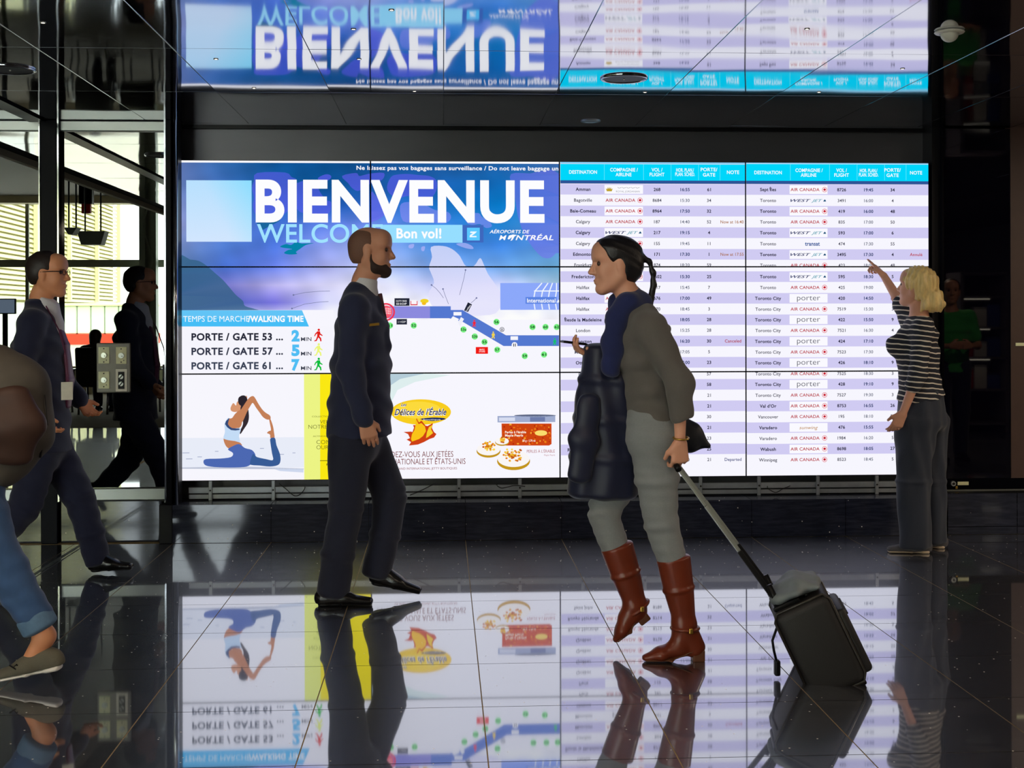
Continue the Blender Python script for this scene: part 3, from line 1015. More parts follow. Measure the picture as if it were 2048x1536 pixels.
shape([(833, 839), (837, 848), (843, 846), (850, 853), (852, 862), (846, 872), (838, 878), (824, 883), (822, 878), (824, 868), (829, 860)], (250, 196, 24), 9)
shape([(866, 849), (862, 858), (866, 866), (856, 874), (852, 876), (854, 864), (858, 854)], (248, 206, 40), 9)
T('RENDEZ-VOUS AUX JETÉES', 906.5, 913.5, 11.5, (120, 28, 34), 146, 'r', -.004, layer=6)
T('INTERNATIONALE ET ÉTATS-UNIS', 931, 927.8, 11.5, (120, 28, 34), 176, 'r', -.004, layer=6)
T('US AND INTERNATIONAL JETTY BOUTIQUES', 914, 938.5, 4.4, (150, 60, 66), 124, 'r', .0, layer=6)
# jar and blinis
rect(995, 832, 1110.5, 844, (160, 172, 206), 6)
rect(998, 835, 1030, 842, (214, 220, 240), 7)
rect(1060, 834, 1090, 843, (110, 124, 170), 7)
disc(1070, 831, 42, 2.2, (90, 100, 130), 6, 24)
shape([(1003, 847), (1103, 847), (1103, 888), (1098, 891), (1008, 891), (1004, 886)], (206, 68, 16), 6)
rnd = random.Random(3)
for _ in range(70):
    disc(rnd.uniform(1006, 1101), rnd.uniform(849, 889), rnd.uniform(1, 2.6), rnd.uniform(1, 2.2), rnd.choice(((236, 128, 24), (226, 92, 14), (180, 40, 10), (246, 170, 50))), 7, 9)
T("Perles à l'érable", 1010, 866.5, 4.6, (250, 240, 225), 42, 'l', .03, layer=9)
T('Maple Pearls', 1010, 873, 4.6, (250, 240, 225), 36, 'l', .03, layer=9)
disc(1082, 866, 12.5, 5.5, (250, 220, 110), 8, 24)
T('50 g - 1,76 oz', 1058, 883, 4, (250, 240, 225), 26, 'c', .03, layer=9)
for cx, cy, r in ((977, 902, 24), (1027, 922, 33), (1004, 884, 14)):
    ly = {977: 10, 1027: 12, 1004: 8}[cx]
    disc(cx, cy, r, r * .55, (196, 150, 26), ly, 30)
    disc(cx, cy - r * .14, r * .97, r * .5, (250, 246, 244), ly + 1, 30)
    for _ in range(int(r * 1.5)):
        a, q = rnd.uniform(0, 6.28), rnd.uniform(0, .6) * r
        disc(cx + q * math.cos(a), cy - r * .38 + q * .75 * math.sin(a), 2.4, 1.9, rnd.choice(((244, 190, 40), (226, 128, 20), (250, 214, 80), (196, 90, 14))), ly + 2, 9)
T("PERLES À L'ÉRABLE", 1109.5, 905, 6, (176, 90, 100), 56, 'r', .0, layer=6)
T('Maple Pearls', 1110, 911.5, 3.2, (190, 130, 140), 22, 'r', .0, layer=6)

# ---------- flight boards
ROWY = [378.5, 400.3, 421.8, 443.3, 465, 487, 508.5, 530, 553.3, 575, 596.7, 618.3, 639.6, 661, 682.8, 704.3, 725.6, 748.8, 770, 791.7, 813.3, 834.8, 856.5, 878, 899.6, 921]
A, WJ, PO, TR, SU, RJ = 'AC', 'WJ', 'PO', 'TR', 'SU', 'RJ'
LB = [('Amman', RJ, '268', '16:55', '61', ''), ('Bagotville', A, '8684', '15:30', '34', ''), ('Baie-Comeau', A, '8964', '17:50', '32', ''), ('Calgary', A, '187', '14:40', '52', 'Now at 16:40'),
      ('Calgary', WJ, '217', '19:15', '4', ''), ('Calgary', A, '155', '19:45', '11', ''), ('Edmonton', A, '171', '17:30', '1', 'Now at 17:55'), ('Frankfurt', A, '874', '18:20', '59', ''),
      ('Fredericton', A, '8602', '15:30', '25', ''), ('Halifax', PO, '417', '15:45', '7', ''), ('Halifax', A, '676', '17:00', '49', ''), ('Halifax', A, '670', '18:45', '3', ''),
      ('Îlesde la Madeleine', A, '8716', '18:05', '28', ''), ('London', A, '864', '15:25', '28', ''), ('Moncton', A, '8902', '16:20', '30', 'Canceled'), ('Moncton', PO, '447', '17:05', '5', ''),
      ('Ottawa', A, '8017', '17:00', '23', ''), ('Paris', A, '347', '19:00', '57', ''), ('Paris', TR, '110', '19:10', '58', ''), ('Québec', A, '8720', '15:45', '21', ''),
      ('Québec', A, '8722', '17:00', '21', ''), ('Québec', A, '8724', '18:20', '30', ''), ('Québec', A, '8726', '19:10', '21', ''), ('Rouyn Noranda', A, '8712', '16:15', '23', ''),
      ('Rouyn Noranda', A, '8714', '17:40', '25', ''), ('Saint John', A, '8786', '16:10', '21', 'Departed')]
RB = [('Sept Îles', A, '8726', '19:45', '34', ''), ('Toronto', WJ, '3491', '16:00', '4', ''), ('Toronto', A, '419', '16:00', '48', ''), ('Toronto', A, '835', '17:00', '50', ''),
      ('Toronto', WJ, '593', '17:00', '6', ''), ('Toronto', TR, '474', '17:30', '55', ''), ('Toronto', WJ, '3495', '17:30', '4', 'Annulé'), ('Toronto', A, '423', '18:00', '48', ''),
      ('Toronto', WJ, '595', '18:30', '5', ''), ('Toronto', A, '425', '19:00', '1', ''), ('Toronto City', PO, '420', '14:50', '15', ''), ('Toronto City', A, '7519', '15:30', '3', ''),
      ('Toronto City', PO, '422', '15:50', '9', ''), ('Toronto City', A, '7521', '16:30', '4', ''), ('Toronto City', PO, '424', '17:10', '9', ''), ('Toronto City', A, '7523', '17:30', '3', ''),
      ('Toronto City', PO, '426', '18:10', '9', ''), ('Toronto City', A, '7525', '18:30', '3', ''), ('Toronto City', PO, '428', '19:10', '9', ''), ('Toronto City', A, '7527', '19:30', '3', ''),
      ("Val d'Or", A, '8753', '16:55', '26', ''), ('Vancouver', A, '195', '18:10', '50', ''), ('Varadero', SU, '476', '15:55', '56', ''), ('Varadero', A, '1984', '16:20', '5', ''),
      ('Wabush', A, '8698', '18:05', '27', ''), ('Winnipeg', A, '8523', '18:45', '5', '')]
MAPLE = [(0, -4.2), (1, -2.4), (2.6, -3.0), (2.2, -.8), (4, -1.2), (3.4, .6), (2.2, 1.6), (2.4, 2.6), (.5, 2.3), (.4, 3.8), (-.4, 3.8), (-.5, 2.3), (-2.4, 2.6), (-2.2, 1.6), (-3.4, .6), (-4, -1.2), (-2.2, -.8), (-2.6, -3.0), (-1, -2.4)]


def logo(kind, x0, x1, y, z):
    cy = P(0, 0, YS)
    w = x1 - x0
    if kind == A:
        T('AIR CANADA', x0 + 2, y + 3.2, 6.2, (186, 16, 38), w * .78, 'l', .014, layer=5, z=z - 3.0 * MPP)
        cx, cw = x1 - 6, W(x1 - 6, y)[0]
        n = 20
        pts = [(cw + 5.2 * MPP * math.cos(2 * PI * i / n), z + 5.2 * MPP * math.sin(2 * PI * i / n)) for i in range(n)]
        pin = [(cw + 4.3 * MPP * math.cos(2 * PI * i / n), z + 4.3 * MPP * math.sin(2 * PI * i / n)) for i in range(n)]
        put(pts + pin, [(i, (i + 1) % n, n + (i + 1) % n, n + i) for i in range(n)], (226, 60, 76), 5)
        m_ = [(cw + a * .8 * MPP, z - b * .8 * MPP) for a, b in MAPLE]
        put(m_, tri(m_), (200, 16, 36), 6)
    elif kind == WJ:
        T('WEST', x0 + 2, y, 5.4, (24, 40, 100), w * .54, 'l', .015, .4, 5, z=z - 2.7 * MPP)
        T('JET', x0 + w * .57, y, 5.4, (20, 150, 170), w * .30, 'l', .005, .4, 5, z=z - 2.7 * MPP)
        b = W(x1 - 6, y)[0]
        v_ = [(b - 3 * MPP, z - 2 * MPP), (b + 3 * MPP, z - 2 * MPP), (b + 2 * MPP, z + 1 * MPP), (b, z + 2.4 * MPP)]
        put(v_, tri(v_), (20, 80, 120), 5)
    elif kind == PO:
        T('porter', (x0 + x1) / 2, y, 11.5, (58, 60, 78), w * .62, 'c', -.008, 0, 5, z=z - 4.2 * MPP)
    elif kind == TR:
        T('transat', x0 + w * .60, y, 8, (24, 76, 150), w * .40, 'c', .025, 0, 5, z=z - 3.6 * MPP)
    elif kind == SU:
        T('sunwing', (x0 + x1) / 2, y, 7, (190, 130, 34), w * .5, 'c', .0, .25, 5, z=z - 3.6 * MPP)
    else:
        b = W(x0 + 9.5, y)[0]
        v_ = [(b + a * MPP, z + c_ * MPP) for a, c_ in ((-5, -4), (5, -4), (7, 2), (4, 0), (3, 4.5), (1.4, .5), (0, 5), (-1.4, .5), (-3, 4.5), (-4, 0), (-7, 2))]
        put(v_, tri(v_), (190, 160, 40), 5)
        T('ROYAL JORDANIAN', x0 + 23, y, 3.6, (150, 152, 160), w * .62, 'l', .0, 0, 5, z=z - 6 * MPP)
        for q in range(5):
            line([(x0 + 26 + q * 9, y - 4), (x0 + 29 + q * 9, y - 2), (x0 + 34 + q * 9, y - 3.5)], .9, (160, 162, 170), 5)


DARK, MID = (30, 30, 52), (68, 68, 86)
for rows, bx0, bx1, cols, lx, hd in ((LB, 1121, 1493, (1166, 1314, 1370, 1418, 1466), (1209, 1286), 0), (RB, 1493, 1860, (1536, 1683, 1737, 1785, 1832), (1579, 1655), 1)):
    xa_, xb_ = W(bx0, 534)[0], W(bx1, 534)[0]
    zt = W(bx0, 326 + hd)[1]

    def band(y0, y1, rgb, layer):
        za, zb_ = W((bx0 + bx1) / 2, y0)[1], W((bx0 + bx1) / 2, y1)[1]
        put([(xa_, za), (xb_, za), (xb_, zb_), (xa_, zb_)], [(0, 1, 2, 3)], rgb, layer)
    band(318, 970, WHITE, 1)
    band(318, 328, (140, 200, 235), 2)
    band(328.5, 361 + hd, (0, 214, 250), 3)
    band(361 + hd, 367.5 + hd, (46, 84, 150), 3)
    cdx = [bx0 + 87.5, bx0 + 166, bx0 + 221, bx0 + 276, bx0 + 319]
    for x in cdx:
        rect(x - .4, 329, x + .4, 360.5, (110, 236, 252), 4)
    for s, x, y, wd in (('DESTINATION', cols[0], 347.5, 56), ('COMPAGNIE /', lx[0] + 39, 343, 56), ('AIRLINE', lx[0] + 38, 352.5, 32), ('VOL /', cols[1], 343, 22), ('FLIGHT', cols[1], 352.5, 30),
                        ('HOR. PLAN./', cols[2], 343.5, 36), ('PLAN. SCHED.', cols[2], 352, 40), ('PORTE/', cols[3], 342.5, 34), ('GATE', cols[3], 353, 25), ('NOTE', cols[4], 348, 25)):
        T(s, x, y + hd, 7.0, (248, 254, 255), wd, 'c', .016, 0, 5)
    for i, row in enumerate(rows):
        y = ROWY[i] + (.6 if hd and i < 8 else 0) - (1.2 if hd and i > 16 else 0)
        z = W(cols[0], y)[1]
        if i % 2 == 0:
            hz = 10.7 * MPP
            put([(xa_, z - hz), (xb_, z - hz), (xb_, z + hz), (xa_, z + hz)], [(0, 1, 2, 3)], (208, 203, 242), 2)
            a_, b_ = W(lx[0], y)[0], W(lx[1], y)[0]
            hz = 8.8 * MPP
            put([(a_, z - hz), (b_, z - hz), (b_, z + hz), (a_, z + hz)], [(0, 1, 2, 3)], (250, 249, 255), 3)
        b_, col = (.026, DARK) if i % 2 == 0 else (.016, MID)
        zl = z - 3.1 * MPP
        T(row[0], cols[0], y, 6.4, col, None, 'c', b_, 0, 5, z=zl)
        logo(row[1], lx[0], lx[1], y, z)
        T(row[2], cols[1], y, 6.2, col, None, 'c', b_, 0, 5, z=zl)
        T(row[3], cols[2], y, 6.2, (44, 62, 110) if i % 2 == 0 else (104, 110, 130), None, 'c', b_, 0, 5, z=zl)
        T(row[4], cols[3], y, 6.2, col, None, 'c', b_, 0, 5, z=zl)
        if row[5]:
            nc = {'N': (170, 106, 50), 'C': (176, 30, 46), 'D': (56, 70, 130), 'A': (186, 30, 44)}[row[5][0]]
            T(row[5], cols[4] - (2 if row[5][0] == 'N' else 0), y, 6.2, nc, 47 if row[5][0] == 'N' else None, 'c', .012, 0, 5, z=zl)

SCREEN_LABEL = {
    (0, 0): 'video wall screen with BIENVENUE heading and pale blue square, top left', (1, 0): 'video wall screen with Bon vol and airport lettering over the map',
    (2, 0): 'departures screen listing Amman to Frankfurt under a cyan header', (3, 0): 'departures screen listing Sept Îles and Toronto under a cyan header',
    (0, 1): 'video wall screen with walking times to gates 53, 57 and 61', (1, 1): 'video wall screen with blue terminal map and round green gate numbers',
    (2, 1): 'departures screen listing Fredericton to Ottawa, behind the walking woman', (3, 1): 'departures screen listing Toronto City flights, middle row at far right',
    (0, 2): 'video wall screen with yoga picture and yellow strip, bottom left', (1, 2): 'video wall screen with maple leaf logo and jar of maple pearls',
    (2, 2): 'departures screen of the bottom row behind the dark coat, Departed note', (3, 2): "departures screen listing Val d'Or to Winnipeg, bottom right"}
for (c, r), p in PANELS.items():
    R = p['rect']
    root = tag(empty('display_screen', ((R[0] + R[2]) / 2, YS, R[1])), SCREEN_LABEL[(c, r)], 'screen', 'screens of the video wall')
    MB().span((R[0] - GAP + .0006, YS + .004, R[1] - GAP + .0006), (R[2] + GAP - .0006, YS + .075, R[3] + GAP - .0006), .002).build('housing', M['satin_black'], root)
    loc = Vector((0, YS, 0)) - Vector(root.location)
    if c < 2 and r < 2:
        scr = link('screen', picture((c, r)), vc_mat, root, loc)
    else:
        me = bpy.data.meshes.new('screen')
        me.from_pydata([(R[0], 0, R[1]), (R[2], 0, R[1]), (R[2], 0, R[3]), (R[0], 0, R[3])], [], [(0, 1, 2, 3)])
        scr = link('screen', me, emit(WHITE), root, loc)
    if p['f']:
        me = bpy.data.meshes.new('picture_and_lettering')
        me.from_pydata(p['v'], [], p['f'])
        for m_ in p['mats']:
            me.materials.append(m_)
        me.polygons.foreach_set('material_index', p['m'])
        o = bpy.data.objects.new('picture_and_lettering', me)
        COL.objects.link(o)
        o.parent = scr

# ---------- steel frame below the screens, cables
fr = tag(empty('mounting_frame', (0.7, YS, 0.236)), 'galvanised steel mounting frame with two rails below the video wall', 'frame')
for (za, zb_, dy) in ((.283, .318, .02), (.246, .272, .03)):
    MB().span((-1.60, YS + dy, za), (3.14, YS + dy + .03, zb_)).build('rail', M['rail'], fr)
for px in (420, 546, 918, 1040, 1166, 1290, 1402, 1519, 1637, 1755):
    x = P(px, 980, YS).x
    b = MB().span((x - .011, YS + .008, .236), (x + .011, YS + .02, .3595), .002).build('upright', M['rail'], fr)
    MB().cyl((x, YS + .005, .30), (x, YS + .009, .30), .006, n=12).build('bolt', M['dark_screw'], b)
for i, (pts, lb) in enumerate((([(560, 965), (572, 978), (590, 992), (604, 985), (607, 970)], 'thin black cable looping below the yoga screen'),
                               ([(820, 990), (840, 982), (860, 972), (866, 969)], 'thin black cable sagging below the maple poster screen'),
                               ([(996, 968), (1002, 976), (1015, 974), (1030, 971), (1050, 973)], 'thin black cable curling over the frame below the jar picture'),
                               ([(1535, 972), (1550, 985), (1565, 978), (1580, 970)], 'thin black cable looping below the right departures screens'))):
    w = [P(a, b_, YS - .004) for a, b_ in spline(pts, 4)[:-4]]
    tag(centre(MB().tube(w, .0028, 6).build('cable', M['cable'], None, True)), lb, 'cable', 'cables below the screens')

# ================================================================ PEOPLE: smooth solids grown from joints, meshed as one continuous surface
def vec(p):
    return np.array([p[0], p[1], p[2]], dtype=np.float64)


def unit(v):
    v = vec(v)
    return v / (np.linalg.norm(v) + 1e-12)


class Solid:
    def __init__(self, h=0.006):
        self.h, self.pr = h, []

    def seg(self, a, b, ra, rb=None, k=0.02, u=None, op='u', cap=1.0):
        """tapered limb from a to b; a radius is a number or (along u, across u)"""
        rb = ra if rb is None else rb
        self.pr.append(('s', vec(a), vec(b), ra if isinstance(ra, (tuple, list)) else (ra, ra), rb if isinstance(rb, (tuple, list)) else (rb, rb), k, None if u is None else vec(u), op, cap))
        return self

    def chain(self, pts, rs, k=0.02, u=None, cap=1.0):
        for i in range(len(pts) - 1):
            self.seg(pts[i], pts[i + 1], rs[i], rs[i + 1], k, u, 'u', cap)
        return self

    def ell(self, c, r, axes=None, k=0.02, op='u'):
        self.pr.append(('e', vec(c), np.array(r if isinstance(r, (tuple, list)) else (r, r, r)), axes, k, op))
        return self

    def cut(self, p, n):
        self.pr.append(('p', vec(p), unit(n)))
        return self

    def bounds(self):
        lo, hi = np.full(3, 1e9), np.full(3, -1e9)
        for q in self.pr:
            if q[0] == 's' and q[7] == 'u':
                r = max(max(q[3]), max(q[4]))
                for p in (q[1], q[2]):
                    lo, hi = np.minimum(lo, p - r), np.maximum(hi, p + r)
            elif q[0] == 'e' and q[5] == 'u':
                r = q[2].max()
                lo, hi = np.minimum(lo, q[1] - r), np.maximum(hi, q[1] + r)
        return lo, hi

    def mesh(self, fold=None):
        h = self.h
        lo, hi = self.bounds()
        lo, hi = lo - 4 * h, hi + 4 * h
        n = np.ceil((hi - lo) / h).astype(int) + 1
        F = np.full(n, 0.05, dtype=np.float32)
        ax = [lo[i] + h * np.arange(n[i]) for i in range(3)]
        for q in self.pr:
            if q[0] == 'p':
                d = ((ax[0][:, None, None] - q[1][0]) * q[2][0] + (ax[1][None, :, None] - q[1][1]) * q[2][1] + (ax[2][None, None, :] - q[1][2]) * q[2][2]).astype(np.float32)
                F = np.maximum(F, d)
                continue
            if q[0] == 's':
                r = max(max(q[3]), max(q[4]))
                bl, bh = np.minimum(q[1], q[2]) - r, np.maximum(q[1], q[2]) + r
                k, op = q[5], q[7]
            else:
                r = q[2].max()
                bl, bh = q[1] - r, q[1] + r
                k, op = q[4], q[5]
            mg = k + 3 * h
            i0 = np.clip(np.floor((bl - mg - lo) / h).astype(int), 0, n - 1)
            i1 = np.clip(np.ceil((bh + mg - lo) / h).astype(int) + 1, 1, n)
            X = [ax[i][i0[i]:i1[i]].astype(np.float32) for i in range(3)]
            x, y, z = X[0][:, None, None], X[1][None, :, None], X[2][None, None, :]
            if q[0] == 's':
                a, b = q[1], q[2]
                d = b - a
                L2 = max(d @ d, 1e-12)
                t = np.clip(((x - a[0]) * d[0] + (y - a[1]) * d[1] + (z - a[2]) * d[2]) / L2, 0, 1)
                ex, ey, ez = x - a[0] - t * d[0], y - a[1] - t * d[1], z - a[2] - t * d[2]
                if q[3][0] == q[3][1] and q[4][0] == q[4][1] and q[8] == 1.0:
                    D = np.sqrt(ex * ex + ey * ey + ez * ez) - (q[3][0] + (q[4][0] - q[3][0]) * t)
                else:
                    w = d / math.sqrt(L2)
                    u = q[6] if q[6] is not None else np.array([1.0, 0, 0])
                    u = u - w * (u @ w)
                    u = u / (np.linalg.norm(u) + 1e-9)
                    v = np.cross(w, u)
                    ru, rv = q[3][0] + (q[4][0] - q[3][0]) * t, q[3][1] + (q[4][1] - q[3][1]) * t
                    eu = ex * u[0] + ey * u[1] + ez * u[2]
                    evv = ex * v[0] + ey * v[1] + ez * v[2]
                    ew = ex * w[0] + ey * w[1] + ez * w[2]
                    rm = np.minimum(ru, rv)
                    D = (np.sqrt((eu / ru) ** 2 + (evv / rv) ** 2 + (ew / (rm * q[8])) ** 2) - 1) * rm
            else:
                ex, ey, ez = x - q[1][0], y - q[1][1], z - q[1][2]
                A = q[3]
                if A is not None:
                    ex, ey, ez = [ex * A[i][0] + ey * A[i][1] + ez * A[i][2] for i in range(3)]
                D = (np.sqrt((ex / q[2][0]) ** 2 + (ey / q[2][1]) ** 2 + (ez / q[2][2]) ** 2) - 1) * q[2].min()
            S = F[i0[0]:i1[0], i0[1]:i1[1], i0[2]:i1[2]]
            if op == 'u':
                hh = np.clip(0.5 + 0.5 * (S - D) / k, 0, 1)
                R = S + (D - S) * hh - k * hh * (1 - hh)
            else:
                hh = np.clip(0.5 - 0.5 * (S + D) / k, 0, 1)
                R = S + (-D - S) * hh + k * hh * (1 - hh)
            F[i0[0]:i1[0], i0[1]:i1[1], i0[2]:i1[2]] = R
        if fold:
            for am, kx, ky, kz, ph in fold:
                F += (am * np.sin(kx * ax[0][:, None, None] + ky * ax[1][None, :, None] + kz * ax[2][None, None, :] + ph + 1.3 * np.sin(9 * ax[2][None, None, :] + 5 * ax[0][:, None, None]))).astype(np.float32)
        s = F < 0
        c = np.zeros(np.array(F.shape) - 1, dtype=np.int8)
        for i in (0, 1):
            for j in (0, 1):
                for k in (0, 1):
                    c += s[i:n[0] - 1 + i, j:n[1] - 1 + j, k:n[2] - 1 + k]
        cells = np.argwhere((c > 0) & (c < 8))
        idx = np.full(c.shape, -1, dtype=np.int64)
        idx[cells[:, 0], cells[:, 1], cells[:, 2]] = np.arange(len(cells))
        off = np.array([(i, j, k) for i in (0, 1) for j in (0, 1) for k in (0, 1)])
        val = np.stack([F[cells[:, 0] + o[0], cells[:, 1] + o[1], cells[:, 2] + o[2]] for o in off], 1)
        acc = np.zeros((len(cells), 3))
        cnt = np.zeros(len(cells))
        for p in range(8):
            for q in range(p + 1, 8):
                if np.abs(off[p] - off[q]).sum() != 1:
                    continue
                m = (val[:, p] < 0) != (val[:, q] < 0)
                t = val[m, p] / (val[m, p] - val[m, q])
                acc[m] += off[p] + (off[q] - off[p]) * t[:, None]
                cnt[m] += 1
        vs = lo + h * (cells + acc / cnt[:, None])
        quads = []
        for a in range(3):
            b, d = (a + 1) % 3, (a + 2) % 3
            sl0, sl1 = [slice(None)] * 3, [slice(None)] * 3
            sl0[a], sl1[a] = slice(0, n[a] - 1), slice(1, n[a])
            ch = s[tuple(sl0)] != s[tuple(sl1)]
            e = np.argwhere(ch)
            e = e[(e[:, b] > 0) & (e[:, d] > 0) & (e[:, b] < n[b] - 1) & (e[:, d] < n[d] - 1)]
            q = []
            for ob, od in ((-1, -1), (0, -1), (0, 0), (-1, 0)):
                cc = e.copy()
                cc[:, b] += ob
                cc[:, d] += od
                q.append(idx[cc[:, 0], cc[:, 1], cc[:, 2]])
            q = np.stack(q, 1)
            ins = s[e[:, 0], e[:, 1], e[:, 2]]
            q[~ins] = q[~ins][:, ::-1]
            quads.append(q)
        quads = np.concatenate(quads)
        # two light smoothing passes
        for _ in range(2):
            sm = np.zeros_like(vs)
            ct = np.zeros(len(vs))
            for i in range(4):
                a_, b_ = quads[:, i], quads[:, (i + 1) % 4]
                np.add.at(sm, a_, vs[b_])
                np.add.at(ct, a_, 1)
            ok = ct > 0
            vs[ok] = vs[ok] * .5 + .5 * sm[ok] / ct[ok][:, None]
        return vs, quads

    def build(self, name, mat, parent, fold=None):
        vs, quads = self.mesh(fold)
        off = np.array(wpos(parent)) if parent else np.zeros(3)
        me = bpy.data.meshes.new(name)
        nv, nq = len(vs), len(quads)
        me.vertices.add(nv)
        me.vertices.foreach_set('co', (vs - off).ravel())
        me.loops.add(nq * 4)
        me.loops.foreach_set('vertex_index', quads.ravel().astype(np.int32))
        me.polygons.add(nq)
        me.polygons.foreach_set('loop_start', np.arange(0, nq * 4, 4, dtype=np.int32))
        me.polygons.foreach_set('use_smooth', np.ones(nq, dtype=bool))
        me.update(calc_edges=True)
        me.validate()
        return link(name, me, mat, parent)


def frame(F, up=(0, 0, 1)):
    """head axes: forward, left, up"""
    f = unit(F)
    l = unit(np.cross(vec(up), f))
    return np.array([f, l, np.cross(f, l)])


class Head:
    def __init__(self, c, F, s=1.0, up=(0, 0, 1)):
        self.c, self.A, self.s = vec(c), frame(F, up), s

    def pt(self, x, y, z):
        return self.c + self.s * (x * self.A[0] + y * self.A[1] + z * self.A[2])

    def add(self, S, fem=False):
        s, A, pt = self.s, self.A, self.pt
        e = lambda c, r, k=.02, op='u': S.ell(pt(*c), tuple(x * s for x in r), A, k * s, op)
        g = lambda a, b, r1, r2, k=.02: S.seg(pt(*a), pt(*b), r1 * s, r2 * s, k * s)
        e((-.012, 0, .032), (.098, .076, .083))
        e((.030, 0, -.030), (.060, .058, .080), .03)
        for y in (-1, 1):
            g((-.012, y * .052, -.042), (.060, y * .016, -.096), .020, .017, .03)
            e((.056, y * .036, -.028), (.022, .020, .026), .02)
        e((.068, 0, -.100), (.020, .020, .017), .02)
        e((.070, 0, .030), (.018, .048, .013), .02)
        e((.055, 0, .062), (.040, .055, .040), .03)
        g((.084, 0, .018), (.108, 0, -.026), .0075, .0115, .010)
        for y in (-1, 1):
            e((.096, y * .011, -.031), (.010, .008, .008), .008)
            e((.086, y * .032, .010), (.010, .016, .010), .012, 'd')
            e((-.006, y * .076, -.006), (.019, .008, .031), .008)
        e((.082, 0, -.060), (.016, .024, .006), .006)
        e((.080, 0, -.071), (.016, .021, .007), .006)

    def extras(self, parent, eye_mat, brow_mat):
        for y in (-1, 1):
            MB().ball(self.pt(.0745, y * .031, .008), .0115 * self.s, 14).build('eye', eye_mat, parent, True)
            a, b, c = self.pt(.088, y * .014, .028), self.pt(.090, y * .032, .033), self.pt(.078, y * .050, .028)
            MB().tube([a, b, c], [.003, .004, .002], 6).build('eyebrow', brow_mat, parent, True)


def hand(S, w, d, n, thumb, curl=.5, s=1.0, spread=.0, point=False):
    """palm and five fingers from wrist w along d; fingers bend towards n; thumb leaves on the side 'thumb'"""
    d, n = unit(d), unit(n)
    n = unit(n - d * (n @ d))
    t = unit(thumb)
    t = unit(t - d * (t @ d) - n * (t @ n))
    w = vec(w)
    for i, L in enumerate((.070, .078, .072, .056)):
        o = t * (.031 - .0205 * i)
        a = w + d * .012 + o * .55
        b = w + (d * (.088 - .004 * abs(i - 1)) + o) * s
        S.seg(a, b, .0145 * s, .0115 * s, .014)
        c = 0.05 if (point and i == 0) else curl * (1 + .12 * i)
        ang, p = 0.0, b
        for j, fr_ in enumerate((.44, .31, .25)):
            ang += c
            dr = d * math.cos(ang) + n * math.sin(ang) + t * spread * (1.5 - i)
            q = p + unit(dr) * L * fr_ * s
            S.seg(p, q, (.0092 - .0008 * j) * s, (.0086 - .0010 * j) * s, .004)
            p = q
    a = w + (d * .022 + t * .026) * s
    b = a + unit(d * .7 + t * .65 + n * .25) * .038 * s
    c = b + unit(d * .9 + t * .15 + n * (.3 + curl * .5)) * .034 * s
    S.seg(a, b, .0145 * s, .0115 * s, .014)
    S.seg(b, c, .0108 * s, .0088 * s, .005)


def body(S, j, F, s=1.0, tw=(.100, .150), neck_r=.053, arm=.040, leg=.070):
    """trunk, neck, arms and legs below the clothes, tapered and joined at the joints"""
    D, Wd = tw[0] * .88, tw[1] * .88
    S.chain([j['pel'], j['wai'], j['che'], j['top']], [(D * .95, Wd * .95), (D * .85, Wd * .82), (D, Wd), (D * .7, Wd * .8)], .05, F)
    S.seg(j['top'], j['nek'], neck_r * 1.25, neck_r, .04)
    S.seg(j['nek'], j['sku'], neck_r, neck_r * .95, .03)
    for q in 'LR':
        S.seg(j['top'], j['sh' + q], arm * 1.2, arm * 1.15, .05)
        S.chain([j['sh' + q], j['el' + q], j['wr' + q]], [arm * 1.15, arm * .88, arm * .62], .025)
        S.seg(j['pel'], j['hi' + q], leg * .9, leg * .95, .05)
        kn, an = vec(j['kn' + q]), vec(j['an' + q])
        S.chain([j['hi' + q], kn], [leg * .98, leg * .68], .03)
        S.chain([kn, kn + (an - kn) * .35, an], [leg * .70, leg * .74, leg * .46], .02)


def joints(Y0, tab, tags):
    out = {}
    for k, (x, y, dy) in tab.items():
        out[k] = P(x, y, Y0 + dy)
    return out


def cloth_mat(name, rgb, rough=.85, scale=220, var=.12, sheen=.2, bump=.0006):
    return pbr(name, rgb, rough, 0, var=var, scale=scale, sheen=sheen, bump=bump)


SK1 = pbr('skin_tan', (206, 146, 116), .5, var=.06, scale=30, sss=.06)
SK2 = pbr('skin_light', (214, 156, 128), .5, var=.06, scale=30, sss=.06)
SK3 = pbr('skin_warm', (216, 146, 104), .5, var=.06, scale=30, sss=.06)
EYE = pbr('eye_dark', (60, 44, 36), .15)
HB = pbr('hair_dark_brown', (38, 28, 24), .5, var=.3, scale=60, stretch=(1, 1, 6), bump=.001)
HBK = pbr('hair_black', (16, 14, 18), .42, var=.3, scale=60, stretch=(6, 1, 1), bump=.001)
STUB = pbr('shaven_stubble', (112, 78, 62), .7, var=.25, scale=260)
STUB2 = pbr('dark_beard_stubble', (52, 36, 30), .8, var=.3, scale=300)
NAVY = cloth_mat('navy_suit_wool', (28, 34, 64))
NAVY2 = cloth_mat('dark_navy_suit_wool', (21, 25, 52))
NAVYT = cloth_mat('near_black_navy_trousers', (21, 25, 46))
BLK = pbr('black_shoe_leather', (18, 17, 18), .25, var=.2)
SHIRT = cloth_mat('white_shirt', (206, 204, 208))
TIE1 = cloth_mat('dark_red_tie', (84, 28, 44), .5)
TIE2 = cloth_mat('plum_tie', (92, 30, 66), .45)


